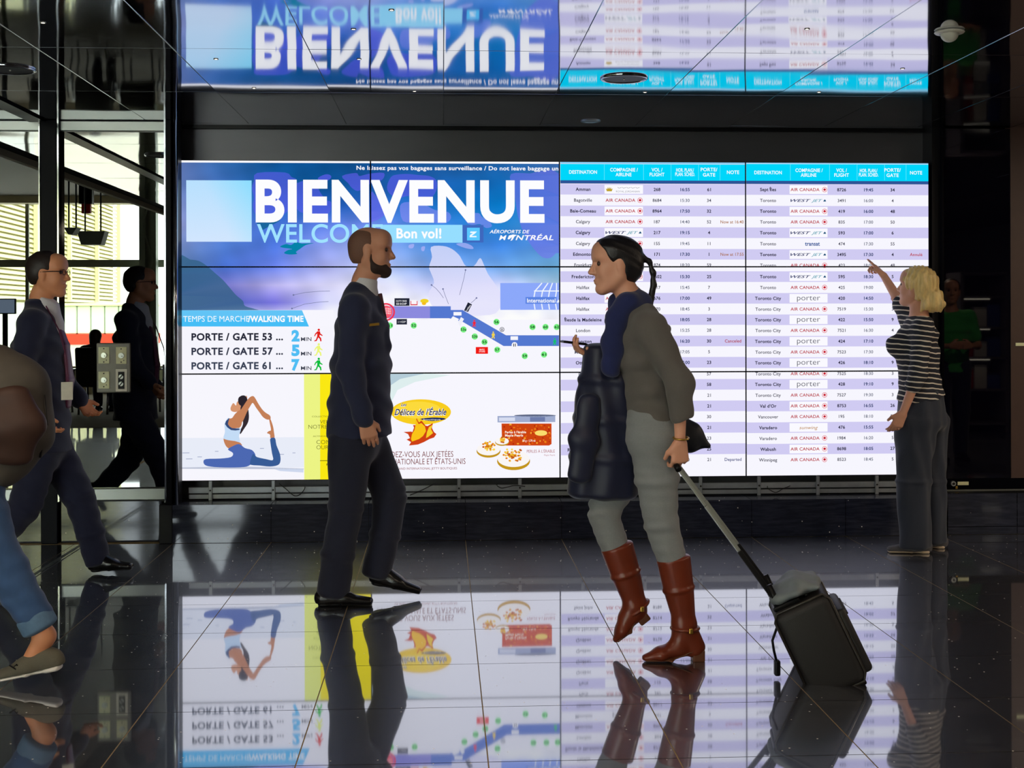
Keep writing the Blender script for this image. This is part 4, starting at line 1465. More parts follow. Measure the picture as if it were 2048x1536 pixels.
def shoe(parent, heel, toe, mat, sole_mat, wd=.046, hgt=.07, sole=.016, up=(0, 0, 1)):
    """low shoe from heel point to toe point (both on the sole's underside)"""
    heel, toe = vec(heel), vec(toe)
    d = toe - heel
    L = np.linalg.norm(d)
    f = d / L
    side = unit(np.cross(vec(up), f))
    u = np.cross(f, side)
    S = Solid(.004)
    q = lambda a, b, c=0: heel + f * (a * L) + u * b + side * c
    S.seg(q(.10, .030), q(.42, .034), (wd * .72, .036), (wd * .78, .036), .02, side)
    S.seg(q(.42, .032), q(.88, .022), (wd * .90, .032), (wd * .70, .018), .02, side)
    S.seg(q(.16, .04), q(.20, hgt), (.034, .046), (.036, .046), .025, side)
    S.seg(q(.28, .06), q(.52, .045), (.030, .03), (.034, .018), .03, side)
    S.cut(q(0, sole * .7), -u)
    sh = S.build('shoe', mat, parent)
    S = Solid(.004)
    S.seg(q(.10, .008), q(.45, .010), (wd * .78, .010), (wd * .72, .008), .01, side)
    S.seg(q(.45, .010), q(.90, .010), (wd * .95, .008), (wd * .70, .008), .01, side)
    S.seg(q(.09, .010), q(.20, .010), (wd * .74, .016), (wd * .74, .014), .01, side)
    S.cut(q(0, 0), -u).cut(q(0, sole + .004), u)
    S.build('sole', sole_mat, sh)
    return sh


# ---------------------------------------------------------------- bald man in a navy suit, walking right
Y0 = 6.52
g_ = G(690, 1204)
man = tag(empty('person', (g_.x, Y0, 0)), 'bald bearded man in a dark navy suit walking right past the yellow poster', 'person')
B = joints(Y0, dict(sku=(740, 520, 0), nek=(728, 562, 0), top=(720, 604, 0), che=(722, 672, 0), wai=(722, 770, 0), pel=(718, 850, 0),
                    shR=(708, 618, -.175), elR=(700, 742, -.225), wrR=(728, 838, -.225), shL=(730, 616, .175), elL=(728, 742, .225), wrL=(742, 826, .20),
                    hiR=(702, 878, -.09), knR=(692, 1015, -.085), anR=(668, 1172, -.075), hiL=(728, 878, .09), knL=(782, 990, .09), anL=(752, 1140, .08)), '')
F = np.array([1.0, 0, 0])
HD = Head(P(742, 503, Y0), (1, -.12, -.02), 1.03)
S = Solid(.0045)
body(S, B, F, tw=(.105, .155))
HD.add(S)
hand(S, B['wrR'], P(744, 890, Y0 - .22) - B['wrR'], (-.2, 1, .1), (1, 0, 0), .35)
hand(S, B['wrL'], (.1, 0, -1), (-.2, -1, .1), (1, 0, 0), .35)
S.build('body', SK1, man)
HD.extras(man, EYE, HB)
S = Solid(.004)
S.ell(HD.pt(-.014, 0, .030), (.0985 * 1.03, .0785 * 1.03, .0835 * 1.03), HD.A, .01)
S.ell(HD.pt(-.040, 0, -.015), (.066, .070, .062), HD.A, .02)
S.cut(HD.pt(.030, 0, .070), HD.A[0] + HD.A[2] * 1.1).cut(HD.pt(.014, 0, -.01), HD.A[0]).cut(HD.pt(0, 0, -.058), -HD.A[2])
for y in (-1, 1):
    S.ell(HD.pt(-.002, y * .086, -.010), (.026, .030, .040), HD.A, .006, 'd')
S.build('cropped_hair', STUB, man)
S = Solid(.004)
S.ell(HD.pt(.068, 0, -.100), (.030, .030, .027), HD.A, .02)
S.ell(HD.pt(.040, 0, -.078), (.058, .056, .040), HD.A, .02)
for y in (-1, 1):
    S.seg(HD.pt(.000, y * .058, -.014), HD.pt(.030, y * .046, -.080), .0185, .022, .02)
    S.ell(HD.pt(.062, y * .062, -.030), (.045, .030, .036), HD.A, .01, 'd')
S.ell(HD.pt(.098, 0, -.052), (.030, .030, .026), HD.A, .008, 'd')
S.build('beard', STUB2, man)
S = Solid(.006)
J_ = lambda x, y, dy=0: P(x, y, Y0 + dy)
S.chain([J_(722, 602), J_(722, 650), J_(722, 730), J_(720, 810), J_(718, 868)], [(.075, .14), (.122, .185), (.142, .19), (.150, .185), (.160, .19)], .04, F, .5)
S.seg(J_(722, 574), J_(714, 612), (.062, .078), (.085, .13), .03, F, 'u', .5)
S.ell(J_(744, 578), (.030, .036, .06), None, .02, 'd')
for q, sg in (('R', -1), ('L', 1)):
    S.seg(B['sh' + q], J_(720, 606), .066, .06, .05)
    S.chain([B['sh' + q], B['el' + q], B['wr' + q]], [.068, .060, .047], .03, None)
S.seg(J_(752, 600), J_(772, 690, -.03), .018, .03, .03)
S.cut(J_(718, 872), (0.05, 0, -1))
jk = S.build('jacket', NAVY, man, [(.0022, 20, 30, 55, 0), (.0016, -40, 20, 33, 2)])
MB().bar(J_(728, 651, -.205), J_(757, 648, -.165), .016, .012).build('name_badge', M['brass'], jk)
S = Solid(.0045)
S.seg(J_(727, 580), J_(731, 558), (.068, .070), (.060, .063), .01, F, 'u', .2)
S.seg(J_(744, 590), J_(752, 640), (.03, .05), (.02, .03), .02, F)
S.build('shirt', SHIRT, man)
MB().bar(J_(754, 588), J_(764, 640), .05, .012, (0, 1, 0), .004).build('tie', TIE1, man)
S = Solid(.006)
S.chain([J_(718, 845), J_(714, 885)], [(.115, .155), (.115, .15)], .05, F)
S.chain([B['hiR'], B['knR'], J_(676, 1110, -.08), J_(666, 1186, -.075)], [(.112, .098), (.082, .078), (.078, .074), (.080, .072)], .03, F, .4)
S.chain([B['hiL'], B['knL'], J_(770, 1070, .09), J_(752, 1148, .08)], [(.110, .096), (.082, .078), (.074, .072), (.072, .070)], .03, F, .4)
S.build('trousers', NAVYT, man, [(.0016, 25, 20, 40, 1), (.0018, -60, 15, 20, 0)])
h_ = G(640, 1205)
t_ = G(755, 1205)
shoe(man, (h_.x - .015, Y0 - .075, 0), (t_.x, Y0 - .095, 0), BLK, M['satin_black'])
h_, t_ = P(738, 1166, Y0 + .08), P(848, 1191, Y0 + .07)
shoe(man, h_, t_, BLK, M['satin_black'])

# ---------------------------------------------------------------- woman pulling a suitcase, walking left
Y0 = 5.40
JE = pbr('grey_stretch_denim', (128, 132, 134), .85, var=.12, scale=160, sheen=.2)
SWT = cloth_mat('grey_brown_knit', (92, 88, 84), .9, 300)
BOOT = pbr('red_brown_leather', (112, 46, 26), .32, var=.25, scale=12, bump=.001)
HEEL = pbr('stacked_heel', (96, 56, 34), .45, var=.3, scale=40, stretch=(1, 1, 8))
wom = tag(empty('person', (P(1340, 1310, Y0).x, Y0, 0)), 'dark-haired woman in grey sweater and brown boots pulling a suitcase, holding a phone', 'person')
J_ = lambda x, y, dy=0: P(x, y, Y0 + dy)
F = np.array([-1.0, 0, 0])
B = joints(Y0, dict(sku=(1240, 545, 0), nek=(1258, 596, 0), top=(1276, 632, 0), che=(1290, 700, 0), wai=(1298, 775, 0), pel=(1306, 842, 0),
                    shL=(1302, 656, -.155), elL=(1360, 768, -.20), wrL=(1360, 882, -.19), shR=(1272, 652, .15), elR=(1246, 752, .20), wrR=(1186, 712, .10),
                    hiL=(1306, 868, -.075), knL=(1322, 1048, -.075), anL=(1372, 1248, -.075), hiR=(1296, 868, .075), knR=(1204, 1022, .085), anR=(1272, 1210, .085)), '')
HD = Head(J_(1231, 530), (-1, -.10, -.05), .98)
S = Solid(.004)
body(S, B, F, tw=(.090, .130), neck_r=.045, arm=.034, leg=.055)
HD.add(S, True)
hand(S, B['wrL'], J_(1360, 930, -.19) - B['wrL'], (-.3, 1, 0), (-1, 0, 0), .75, .93)
hand(S, B['wrR'], J_(1150, 697, .06) - B['wrR'], (-.2, -.35, 1), (.1, -1, .3), .45, .93)
wb_ = S.build('body', SK2, wom)
HD.extras(wom, EYE, HBK)
S = Solid(.0045)
S.ell(HD.pt(-.016, 0, .036), (.104 * .98, .083 * .98, .088 * .98), HD.A, .02)
S.ell(HD.pt(-.045, 0, -.015), (.068, .074, .070), HD.A, .03)
S.ell(HD.pt(.012, 0, .060), (.080, .074, .060), HD.A, .02)
S.cut(HD.pt(.046, 0, .040), HD.A[0] * 1.0 - HD.A[2] * .55)
for y in (-1, 1):
    S.ell(HD.pt(.004, y * .080, -.014), (.022, .030, .036), HD.A, .008, 'd')
S.chain([J_(1268, 516), J_(1284, 514), J_(1298, 522), J_(1306, 545), J_(1307, 572), J_(1302, 594), J_(1298, 612), J_(1312, 628, -.02)], [.020, .012, .010, .011, .012, .013, .015, .004], .012)
S.build('hair', HBK, wom, [(.0012, 60, 50, 150, 0)])
S = Solid(.0055)
S.chain([J_(1270, 622), J_(1284, 668), J_(1291, 720), J_(1298, 780), J_(1306, 838)], [(.062, .11), (.108, .155), (.116, .155), (.100, .14), (.112, .156)], .04, F, .4)
for q in 'LR':
    S.seg(B['sh' + q], J_(1276, 634), .060, .058, .05)
S.chain([B['shL'], B['elL'], J_(1362, 828, -.195)], [.062, .054, .048], .03, None)
S.chain([B['shR'], B['elR'], B['wrR']], [.058, .052, .042], .03, None)
S.cut(J_(1305, 846), (0.30, 0, -1))
S.build('sweater', SWT, wom, [(.0024, 40, 20, 60, 0), (.0016, -50, 30, 40, 1)])
SCARF = cloth_mat('midnight_blue_scarf', (26, 36, 84), .9, 120)
S = Solid(.006)
S.chain([J_(1266, 596, -.02), J_(1248, 612, -.075), J_(1232, 640, -.08), J_(1226, 690, -.07), J_(1222, 740, -.06)], [.036, .040, (.040, .035), (.044, .035), (.040, .03)], .03)
S.chain([J_(1272, 598, .01), J_(1262, 590, .07), J_(1240, 604, .07), J_(1226, 640, .07)], [.036, .040, .040, .035], .03)
S.chain([J_(1278, 604, .06), J_(1284, 608, -.03), J_(1264, 602, -.08)], [.034, .036, .034], .03)
S.build('scarf', SCARF, wom, [(.003, 50, 20, 60, 0)])
S = Solid(.0055)
S.chain([J_(1304, 824), J_(1306, 872)], [(.104, .135), (.112, .15)], .05, F)
S.chain([B['hiL'], J_(1314, 960, -.075), B['knL'], J_(1351, 1140, -.075)], [(.102, .09), (.086, .078), (.068, .066), (.058, .056)], .03, F, .4)
S.chain([B['hiR'], J_(1248, 950, .08), B['knR'], J_(1232, 1100, .085)], [(.100, .09), (.084, .076), (.066, .062), (.058, .054)], .03, F, .4)
S.seg(B['hiL'], J_(1304, 840, -.05), .098, .09, .04)
S.seg(B['hiR'], J_(1304, 840, .05), .098, .09, .04)
S.build('jeans', JE, wom, [(.0010, 10, 10, 150, 0), (.0012, 40, 10, 60, 2)])


def boot(parent, top, an, heel, toe, up):
    """knee boot: shaft, foot, stacked heel, ankle strap with buckle"""
    top, an, heel, toe, up = vec(top), vec(an), vec(heel), vec(toe), unit(up)
    S = Solid(.004)
    ax_ = unit(toe - heel)
    side = unit(np.cross(up, ax_))
    mid = top + (an - top) * .45
    S.chain([top, mid, an], [(.069, .062), (.062, .058), (.044, .042)], .02, ax_, .3)
    instep = heel + (toe - heel) * .42 + up * .055
    ball_ = heel + (toe - heel) * .70 + up * .030
    S.seg(an, heel + (toe - heel) * .16 + up * .050, (.043, .040), (.044, .036), .02, ax_)
    S.seg(an + ax_ * .01, instep, .040, (.034, .034), .03, ax_)
    S.seg(instep, ball_, (.036, .034), (.040, .026), .025, side)
    S.seg(ball_, heel + (toe - heel) * .93 + up * .016, (.040, .026), (.022, .014), .02, side)
    S.cut(heel + (toe - heel) * .7 + up * .006, -up * 1.0 + ax_ * .0)
    b_ = S.build('boot', BOOT, parent)
    m_ = MB()
    A_ = Matrix((Vector(ax_), Vector(side), Vector(np.cross(ax_, side)))).transposed()
    m_.box(Vector(heel + (toe - heel) * .115 + up * .022), (.050, .054, .050), A_, .006)
    m_.build('heel', HEEL, b_)
    S = Solid(.004)
    S.seg(heel + (toe - heel) * .55 + up * .010, heel + (toe - heel) * .93 + up * .008, (.042, .007), (.026, .006), .01, side)
    S.seg(heel + (toe - heel) * .12 + up * .052, heel + (toe - heel) * .55 + up * .010, (.036, .006), (.036, .006), .01, side)
    S.build('sole', HEEL, b_)
    sp = an + up * -.012 + ax_ * .0
    pts = [sp + ax_ * .054 * math.cos(a) + side * .050 * math.sin(a) for a in np.linspace(0, 2 * PI, 25)]
    MB().tube(pts, .008, 6).build('ankle_strap', BOOT, b_, True)
    near = -1 if side[1] > 0 else 1
    MB().box(Vector(sp + side * near * .056 - ax_ * .012), (.016, .010, .022), None, .003).build('buckle', M['brass'], b_)
    return b_


h_, t_ = G(1404, 1312), G(1280, 1312)
boot(wom, J_(1347, 1118, -.075), J_(1370, 1250, -.075), (h_.x, Y0 - .075, 0), (t_.x - .01, Y0 - .085, 0), (0, 0, 1))
ht, tt = J_(1298, 1236, .085), J_(1232, 1288, .08)
up_ = np.cross(unit(tt - ht), np.array([0, -1.0, 0]))
up_ = up_ if up_[2] > 0 else -up_
boot(wom, J_(1234, 1094, .085), J_(1272, 1212, .085), ht, tt, up_)
pts = [J_(1362, 876, -.19) + Vector((.030 * math.cos(a), .030 * math.sin(a), .004 * math.sin(a))) for a in np.linspace(0, 2 * PI, 25)]
MB().tube(pts, .004, 6).build('bracelet', M['brass'], wom, True)

# phone in her hand, coat over her arm, bag behind her hip, suitcase
ph = tag(empty('phone', J_(1150, 688, .07)), 'small black phone held flat in the walking woman\'s hand', 'phone')
rot = Matrix.Rotation(.12, 3, 'Y') @ Matrix.Rotation(.15, 3, 'Z')
MB().box(J_(1148, 686, .075), (.105, .062, .009), rot, .003).build('case', M['satin_black'], ph)
MB().box(J_(1148, 686, .075) + Vector((0, 0, .005)), (.092, .054, .002), rot).build('glass', M['black'], ph)
COAT = pbr('midnight_quilted_coat', (17, 24, 52), .5, var=.2, scale=12, sheen=.15)
ct = tag(empty('coat', J_(1205, 1000, .1)), 'long midnight-blue coat draped over the walking woman\'s forearm', 'coat')
S = Solid(.006)
S.chain([J_(1222, 700, .06), J_(1218, 760, .06), J_(1213, 840, .06), J_(1208, 915, .06), J_(1206, 985, .06)], [(.118, .085), (.124, .095), (.134, .10), (.148, .105), (.152, .10)], .03, (1, 0, 0), .35)
S.cut(J_(1206, 1003), (-.12, 0, -1))
S.build('folded_body', COAT, ct, [(.0045, 62, 8, 3, 0), (.0025, -30, 10, 14, 1.5)])
S = Solid(.007)
S.chain([J_(1180, 800, -.035), J_(1168, 880, -.045), J_(1160, 950, -.04)], [(.046, .03), (.054, .034), (.052, .034)], .03, (1, 0, 0))
S.build('hanging_sleeve', COAT, ct, [(.002, 20, 10, 40, 0)])
bgm = pbr('black_bag_nylon', (20, 26, 38), .5, var=.2)
bg_ = tag(empty('shoulder_bag', J_(1385, 900, .17)), 'black shoulder bag hanging at the far hip of the walking woman', 'bag')
S = Solid(.006)
S.chain([J_(1348, 864, .20), J_(1382, 876, .20), J_(1416, 892, .20)], [(.085, .05), (.058, .045), (.012, .022)], .03, (0, 0, 1))
S.build('bag_body', bgm, bg_, [(.002, 40, 20, 40, 0)])
MB().tube([J_(1378, 850, .20), J_(1345, 760, .215), J_(1300, 665, .215), J_(1284, 628, .17), J_(1290, 640, .10)], .009, 6).build('strap', bgm, bg_, True)

# ---------------------------------------------------------------- suitcase
SUIT = pbr('black_suitcase_nylon', (24, 23, 24), .55, var=.25, scale=300, bump=.0005)
SUITE = pbr('suitcase_piping', (40, 36, 32), .4)
low = G(1642, 1360)
top_px = P(1606, 1186, low.y + .0)
ud = unit(Vector((P(1600, 1185, low.y).x - P(1676, 1345, low.y).x, 0, P(1600, 1185, low.y).z - P(1676, 1345, low.y).z)))
sx_ = np.array([ud[2], 0, -ud[0]])                # thickness direction, lies in the picture plane
ang_z = -.18
RZ = np.array([[math.cos(ang_z), -math.sin(ang_z), 0], [math.sin(ang_z), math.cos(ang_z), 0], [0, 0, 1]])
ud2, sx2, sy2 = RZ @ ud, RZ @ sx_, RZ @ np.array([0, 1.0, 0])
c0 = vec(P(1632, 1275, low.y + .10))
AX = Matrix((Vector(sx2), Vector(sy2), Vector(ud2))).transposed()


def SC(x, y, z):
    return Vector(c0 + sx2 * x + sy2 * y + ud2 * z)


su = tag(empty('suitcase', (c0[0], c0[1], 0)), 'black wheeled cabin suitcase tilted behind the walking woman', 'suitcase')
TH, WD_, HT = .225, .36, .36
MB().box(SC(0, 0, 0), (TH, WD_, HT), AX, .035, 4).build('shell', SUIT, su, True)
pk = MB().box(SC(TH / 2 + .012, 0, -.03), (.045, WD_ * .86, HT * .72), AX, .018, 3).build('front_pocket', SUIT, su, True)
MB().tube([SC(TH / 2 + .036, -WD_ * .36, .07), SC(TH / 2 + .036, WD_ * .36, .07)], .004, 6).build('zip', M['dark_screw'], pk)
for y in (-1, 1):
    ring = []
    for (x, z) in ((-.5, -.42), (-.5, .42), (-.42, .5), (.42, .5), (.5, .42), (.5, -.42), (.42, -.5), (-.42, -.5), (-.5, -.42)):
        ring.append(SC(x * TH * 1.0, y * (WD_ / 2 - .02), z * HT * 1.0))
    MB().tube(ring, .006, 6).build('piping', SUITE, su, True)
for y in (-.10, .10):
    MB().tube([SC(-.075, y, HT / 2 - .02), SC(-.075, y, HT / 2 + .10)], .012, 10).build('handle_sleeve', M['satin_black'], su, True)
hnd = vec(J_(1357, 934, -.15))
top0 = vec(SC(-.075, 0, HT / 2 + .02))
hd_ = hnd - top0
sdir = sy2
for sg in (-1, 1):
    a, b = top0 + sdir * .085 * sg, hnd + sdir * .07 * sg
    p1, p2 = a + (b - a) * .38, a + (b - a) * .72
    MB().bar(a, p1, .020, .014, (0, 1, 0), .003).build('handle_tube', M['satin_black'], su)
    MB().bar(p1, p2, .016, .011, (0, 1, 0), .003).build('handle_tube', M['alu'], su)
    MB().bar(p2, b, .013, .009, (0, 1, 0), .002).build('handle_tube', M['alu'], su)
MB().tube([Vector(hnd - sdir * .08), Vector(hnd - sdir * .05 + unit(hd_) * .012), Vector(hnd + sdir * .05 + unit(hd_) * .012), Vector(hnd + sdir * .08)], .013, 10).build('grip', M['satin_black'], su, True)
MB().box(SC(-.045, 0, HT / 2 + .006), (.11, .24, .022), AX, .008).build('handle_base', M['satin_black'], su)
MB().tube([SC(.04, -.09, HT / 2), SC(.04, -.06, HT / 2 + .03), SC(.04, .06, HT / 2 + .03), SC(.04, .09, HT / 2)], .010, 8).build('carry_handle', M['satin_black'], su, True)
FLAP = pbr('grey_folded_jacket', (120, 128, 132), .7, var=.2)
S = Solid(.006)
S.chain([SC(-.07, 0, HT / 2 + .035), SC(.02, 0, HT / 2 + .045), SC(.09, 0, HT / 2 + .025)], [(.030, .13), (.034, .14), (.022, .13)], .03, ud2)
S.build('top_pouch', FLAP, su, [(.003, 50, 40, 50, 0)])
for y in (-WD_ / 2 + .05, WD_ / 2 - .05):
    for x in (-.06, .06):
        w_ = SC(x, y, -HT / 2 - .022)
        MB().cyl(Vector(vec(w_) - sy2 * .014), Vector(vec(w_) + sy2 * .014), .026, n=20).build('wheel', M['satin_black'], su, True)
MB().box(SC(0, 0, -HT / 2 - .004), (TH * .9, WD_ * .9, .02), AX, .006).build('base_plate', M['satin_black'], su)
s0 = SC(-TH / 2 - .004, -.1, HT / 2 - .06)
MB().tube([s0, s0 + Vector((-.018, 0, -.05)), s0 + Vector((-.012, 0, -.09)), s0 + Vector((-.002, 0, -.13))], .005, 6).build('tag_strap', M['satin_black'], su, True)
MB().box(s0 + Vector((0, 0, -.155)), (.022, .03, .06), None, .006).build('luggage_tag', M['satin_black'], su)

# ---------------------------------------------------------------- blonde woman pointing at the board
Y0 = 7.70
J_ = lambda x, y, dy=0: P(x, y, Y0 + dy)
blo = tag(empty('person', (J_(1835, 1100).x, Y0, 0)), 'blonde woman in a striped top and dark trousers pointing at the departures board', 'person')
F = unit((-.86, .5, 0))
Lf = np.array([-F[1], F[0], 0])
B = joints(Y0, dict(sku=(1834, 592, .02), nek=(1838, 624, 0), top=(1838, 652, 0), che=(1830, 700, 0), wai=(1838, 768, 0), pel=(1842, 822, 0),
                    shL=(1846, 656, -.155), elL=(1836, 748, -.205), wrL=(1806, 826, -.20), shR=(1820, 644, .155), elR=(1796, 598, .30), wrR=(1768, 552, .40),
                    hiL=(1832, 840, -.075), knL=(1826, 962, -.085), anL=(1834, 1078, -.08), hiR=(1856, 840, .075), knR=(1862, 962, .075), anR=(1868, 1076, .09)), '')
HD = Head(J_(1832, 574, .02), (-.75, .66, .12), .98)
S = Solid(.0045)
body(S, B, F, tw=(.095, .135), neck_r=.046, arm=.036, leg=.07)
HD.add(S, True)
hand(S, B['wrL'], J_(1786, 866, -.18) - B['wrL'], (-.2, 1, .2), (-1, .2, 0), .35, .93)
hand(S, B['wrR'], J_(1742, 522, .47) - B['wrR'], (-.3, 0, -1), (.2, -.9, .4), .85, .93, 0, True)
S.build('body', SK2, blo)
HD.extras(blo, EYE, HB)
BLON = pbr('blonde_hair', (226, 190, 124), .38, var=.4, scale=46, stretch=(1.5, 1.5, .5), bump=.002)
S = Solid(.0045)
S.ell(HD.pt(-.018, 0, .036), (.108, .090, .092), HD.A, .02)
S.ell(HD.pt(-.045, 0, -.020), (.072, .078, .072), HD.A, .03)
S.cut(HD.pt(.052, 0, .03), HD.A[0] - HD.A[2] * .5)
S.chain([HD.pt(-.085, -.005, -.01), HD.pt(-.115, .0, -.045), HD.pt(-.125, .006, -.09), HD.pt(-.105, .010, -.135)], [.034, .048, .044, .012], .02)
S.chain([HD.pt(-.115, 0, -.05), HD.pt(-.15, -.01, -.09), HD.pt(-.155, -.02, -.13)], [.03, .028, .006], .02)
S.chain([HD.pt(-.10, .03, -.05), HD.pt(-.095, .05, -.10), HD.pt(-.07, .055, -.135)], [.028, .026, .006], .02)
S.build('hair', BLON, blo, [(.0035, 150, 90, 18, 0), (.003, -110, 170, 30, 1)])
# striped knit: thin cream lines that run round the body
m_, nt, out_ = new_mat('navy_top_with_cream_stripes')
bs = N(nt, 'ShaderNodeBsdfPrincipled')
bs.inputs['Roughness'].default_value = .85
ge = N(nt, 'ShaderNodeNewGeometry')
sp_ = N(nt, 'ShaderNodeSeparateXYZ')
nt.links.new(ge.outputs['Position'], sp_.inputs[0])
nz_ = N(nt, 'ShaderNodeTexNoise')
nz_.inputs['Scale'].default_value = 9
nt.links.new(ge.outputs['Position'], nz_.inputs['Vector'])
ma = N(nt, 'ShaderNodeMath', operation='MULTIPLY_ADD')
ma.inputs[1].default_value = .022
nt.links.new(nz_.outputs[0], ma.inputs[0])
nt.links.new(sp_.outputs[2], ma.inputs[2])
mb = N(nt, 'ShaderNodeMath', operation='MULTIPLY_ADD')
mb.inputs[1].default_value = .10
nt.links.new(sp_.outputs[0], mb.inputs[0])
nt.links.new(ma.outputs[0], mb.inputs[2])
mo = N(nt, 'ShaderNodeMath', operation='FLOORED_MODULO')
mo.inputs[1].default_value = .030
nt.links.new(mb.outputs[0], mo.inputs[0])
ls = N(nt, 'ShaderNodeMath', operation='LESS_THAN')
ls.inputs[1].default_value = .0075
nt.links.new(mo.outputs[0], ls.inputs[0])
mc = N(nt, 'ShaderNodeMix', data_type='RGBA')
mc.inputs[6].default_value = lin((30, 32, 44)) + (1,)
mc.inputs[7].default_value = lin((224, 214, 198)) + (1,)
nt.links.new(ls.outputs[0], mc.inputs[0])
nt.links.new(mc.outputs[2], bs.inputs['Base Color'])
nt.links.new(bs.outputs[0], out_.inputs[0])
S = Solid(.0055)
S.chain([J_(1840, 640), J_(1838, 664), J_(1834, 706), J_(1840, 766), J_(1843, 804)], [(.07, .09), (.104, .158), (.122, .156), (.114, .146), (.146, .176)], .04, F, .4)
for sg in (-1, 1):
    S.ell(vec(J_(1812, 690)) + Lf * .062 * sg + F * .040, (.066, .062, .060), None, .05)
for q in 'LR':
    S.seg(B['sh' + q], J_(1838, 654), .056, .056, .05)
S.chain([B['shL'], B['elL'], J_(1826, 772, -.21)], [.058, .050, .046], .03)
S.chain([B['shR'], vec(B['shR']) + (vec(B['elR']) - vec(B['shR'])) * .8], [.056, .050], .03)
S.cut(J_(1842, 794), (.16, .1, -1))
S.build('striped_top', m_, blo, [(.002, 30, 20, 70, 0)])
NAVP = cloth_mat('slate_navy_trousers', (34, 40, 54), .75)
S = Solid(.006)
S.chain([J_(1842, 786), J_(1844, 845)], [(.124, .152), (.138, .168)], .05, F, .5)
S.chain([B['hiL'], B['knL'], J_(1830, 1092, -.08)], [(.122, .10), (.098, .085), (.092, .082)], .03, (1, 0, 0), .3)
S.chain([B['hiR'], B['knR'], J_(1864, 1082, .08)], [(.112, .10), (.090, .082), (.082, .078)], .03, (1, 0, 0), .3)
S.seg(B['hiL'], J_(1842, 812, -.05), .108, .10, .04)
S.seg(B['hiR'], J_(1846, 812, .05), .108, .10, .04)
S.build('trousers', NAVP, blo, [(.004, 62, 30, 9, 0), (.002, -45, 25, 26, 2)])
GSH = pbr('grey_canvas_shoe', (84, 82, 84), .8)
WSO = pbr('pale_rubber_sole', (196, 176, 150), .6)
h_, t_ = G(1862, 1106), G(1770, 1106)
shoe(blo, (h_.x, Y0 - .06, 0), (t_.x, Y0 - .04, 0), GSH, WSO)
shoe(blo, (P(1888, 1094, Y0 + .12).x, Y0 + .09, 0), (P(1812, 1094, Y0 + .12).x, Y0 + .14, 0), GSH, WSO)

# ---------------------------------------------------------------- man with glasses in a dark suit, walking right at the left
Y0 = 7.25
J_ = lambda x, y, dy=0: P(x, y, Y0 + dy)
gm_ = tag(empty('person', (J_(90, 1140).x, Y0, 0)), 'man with glasses, navy suit, plum tie and lanyard badge walking right at far left', 'person')
F = np.array([1.0, 0, 0])
B = joints(Y0, dict(sku=(90, 560, 0), nek=(82, 596, 0), top=(78, 634, 0), che=(80, 700, 0), wai=(82, 790, 0), pel=(86, 865, 0),
                    shR=(64, 646, -.17), elR=(38, 760, -.23), wrR=(84, 826, -.27), shL=(92, 644, .17), elL=(118, 750, .22), wrL=(160, 800, .2),
                    hiR=(80, 888, -.085), knR=(52, 1012, -.085), anR=(-28, 1100, -.08), hiL=(98, 888, .085), knL=(158, 992, .085), anL=(196, 1118, .08)), '')
HD = Head(J_(97, 548), (1, -.10, 0), 1.02)
S = Solid(.0045)
body(S, B, F, tw=(.105, .155))
HD.add(S)
hand(S, B['wrR'], (.45, 0, -.9), (.6, .55, .3), (1, 0, 0), .5)
hand(S, B['wrL'], (.6, 0, -.8), (.6, -.55, .3), (1, 0, 0), .5)
S.build('body', SK3, gm_)
HD.extras(gm_, EYE, HB)
S = Solid(.0045)
S.ell(HD.pt(-.020, 0, .040), (.100, .084, .086), HD.A, .02)
S.ell(HD.pt(-.050, 0, -.005), (.062, .078, .066), HD.A, .03)
S.cut(HD.pt(.050, 0, .046), HD.A[0] - HD.A[2] * .45).cut(HD.pt(-.03, 0, -.058), -HD.A[2])
for y in (-1, 1):
    S.ell(HD.pt(.010, y * .085, -.014), (.030, .030, .036), HD.A, .008, 'd')
S.build('hair', HB, gm_, [(.001, 80, 50, 90, 0)])
gl = MB()
for y in (-1, 1):
    gl.tube([HD.pt(.096, y * .032, .008) + Vector((0, 0, 0)) + Vector(HD.A[1]) * .019 * math.cos(a) + Vector(HD.A[2]) * .015 * math.sin(a) for a in np.linspace(0, 2 * PI, 17)], .0017, 6)
    gl.tube([HD.pt(.094, y * .052, .012), HD.pt(.05, y * .076, .012), HD.pt(-.012, y * .082, .008)], .002, 6)
gl.tube([HD.pt(.098, -.012, .010), HD.pt(.102, 0, .012), HD.pt(.098, .012, .010)], .0018, 6)
gl.build('glasses', M['satin_black'], gm_)
S = Solid(.006)
S.seg(J_(74, 606), J_(78, 645), (.064, .08), (.09, .14), .03, F, 'u', .5)
S.chain([J_(80, 640), J_(80, 690), J_(82, 770), J_(82, 840), J_(84, 900)], [(.085, .14), (.135, .19), (.145, .19), (.140, .19), (.150, .19)], .04, F, .5)
for q in 'RL':
    S.seg(B['sh' + q], J_(80, 640), .068, .064, .05)
    S.chain([B['sh' + q], B['el' + q], B['wr' + q]], [.070, .062, .048], .03, None)
S.cut(J_(84, 902), (0, 0, -1))
jk = S.build('jacket', NAVY2, gm_, [(.0022, 20, 30, 55, 0), (.0018, -40, 20, 33, 2)])
S = Solid(.005)
S.seg(J_(84, 618), J_(94, 598), (.066, .068), (.060, .062), .01, F, 'u', .2)
S.chain([J_(94, 620), J_(108, 650), J_(120, 690)], [(.07, .06), (.05, .05), (.03, .03)], .02, F)
S.build('shirt', SHIRT, gm_)
S = Solid(.005)
S.chain([J_(112, 630), J_(132, 690), J_(140, 760), J_(136, 812)], [(.012, .03), (.016, .044), (.018, .055), (.014, .04)], .01, F)
S.build('tie', TIE2, gm_)
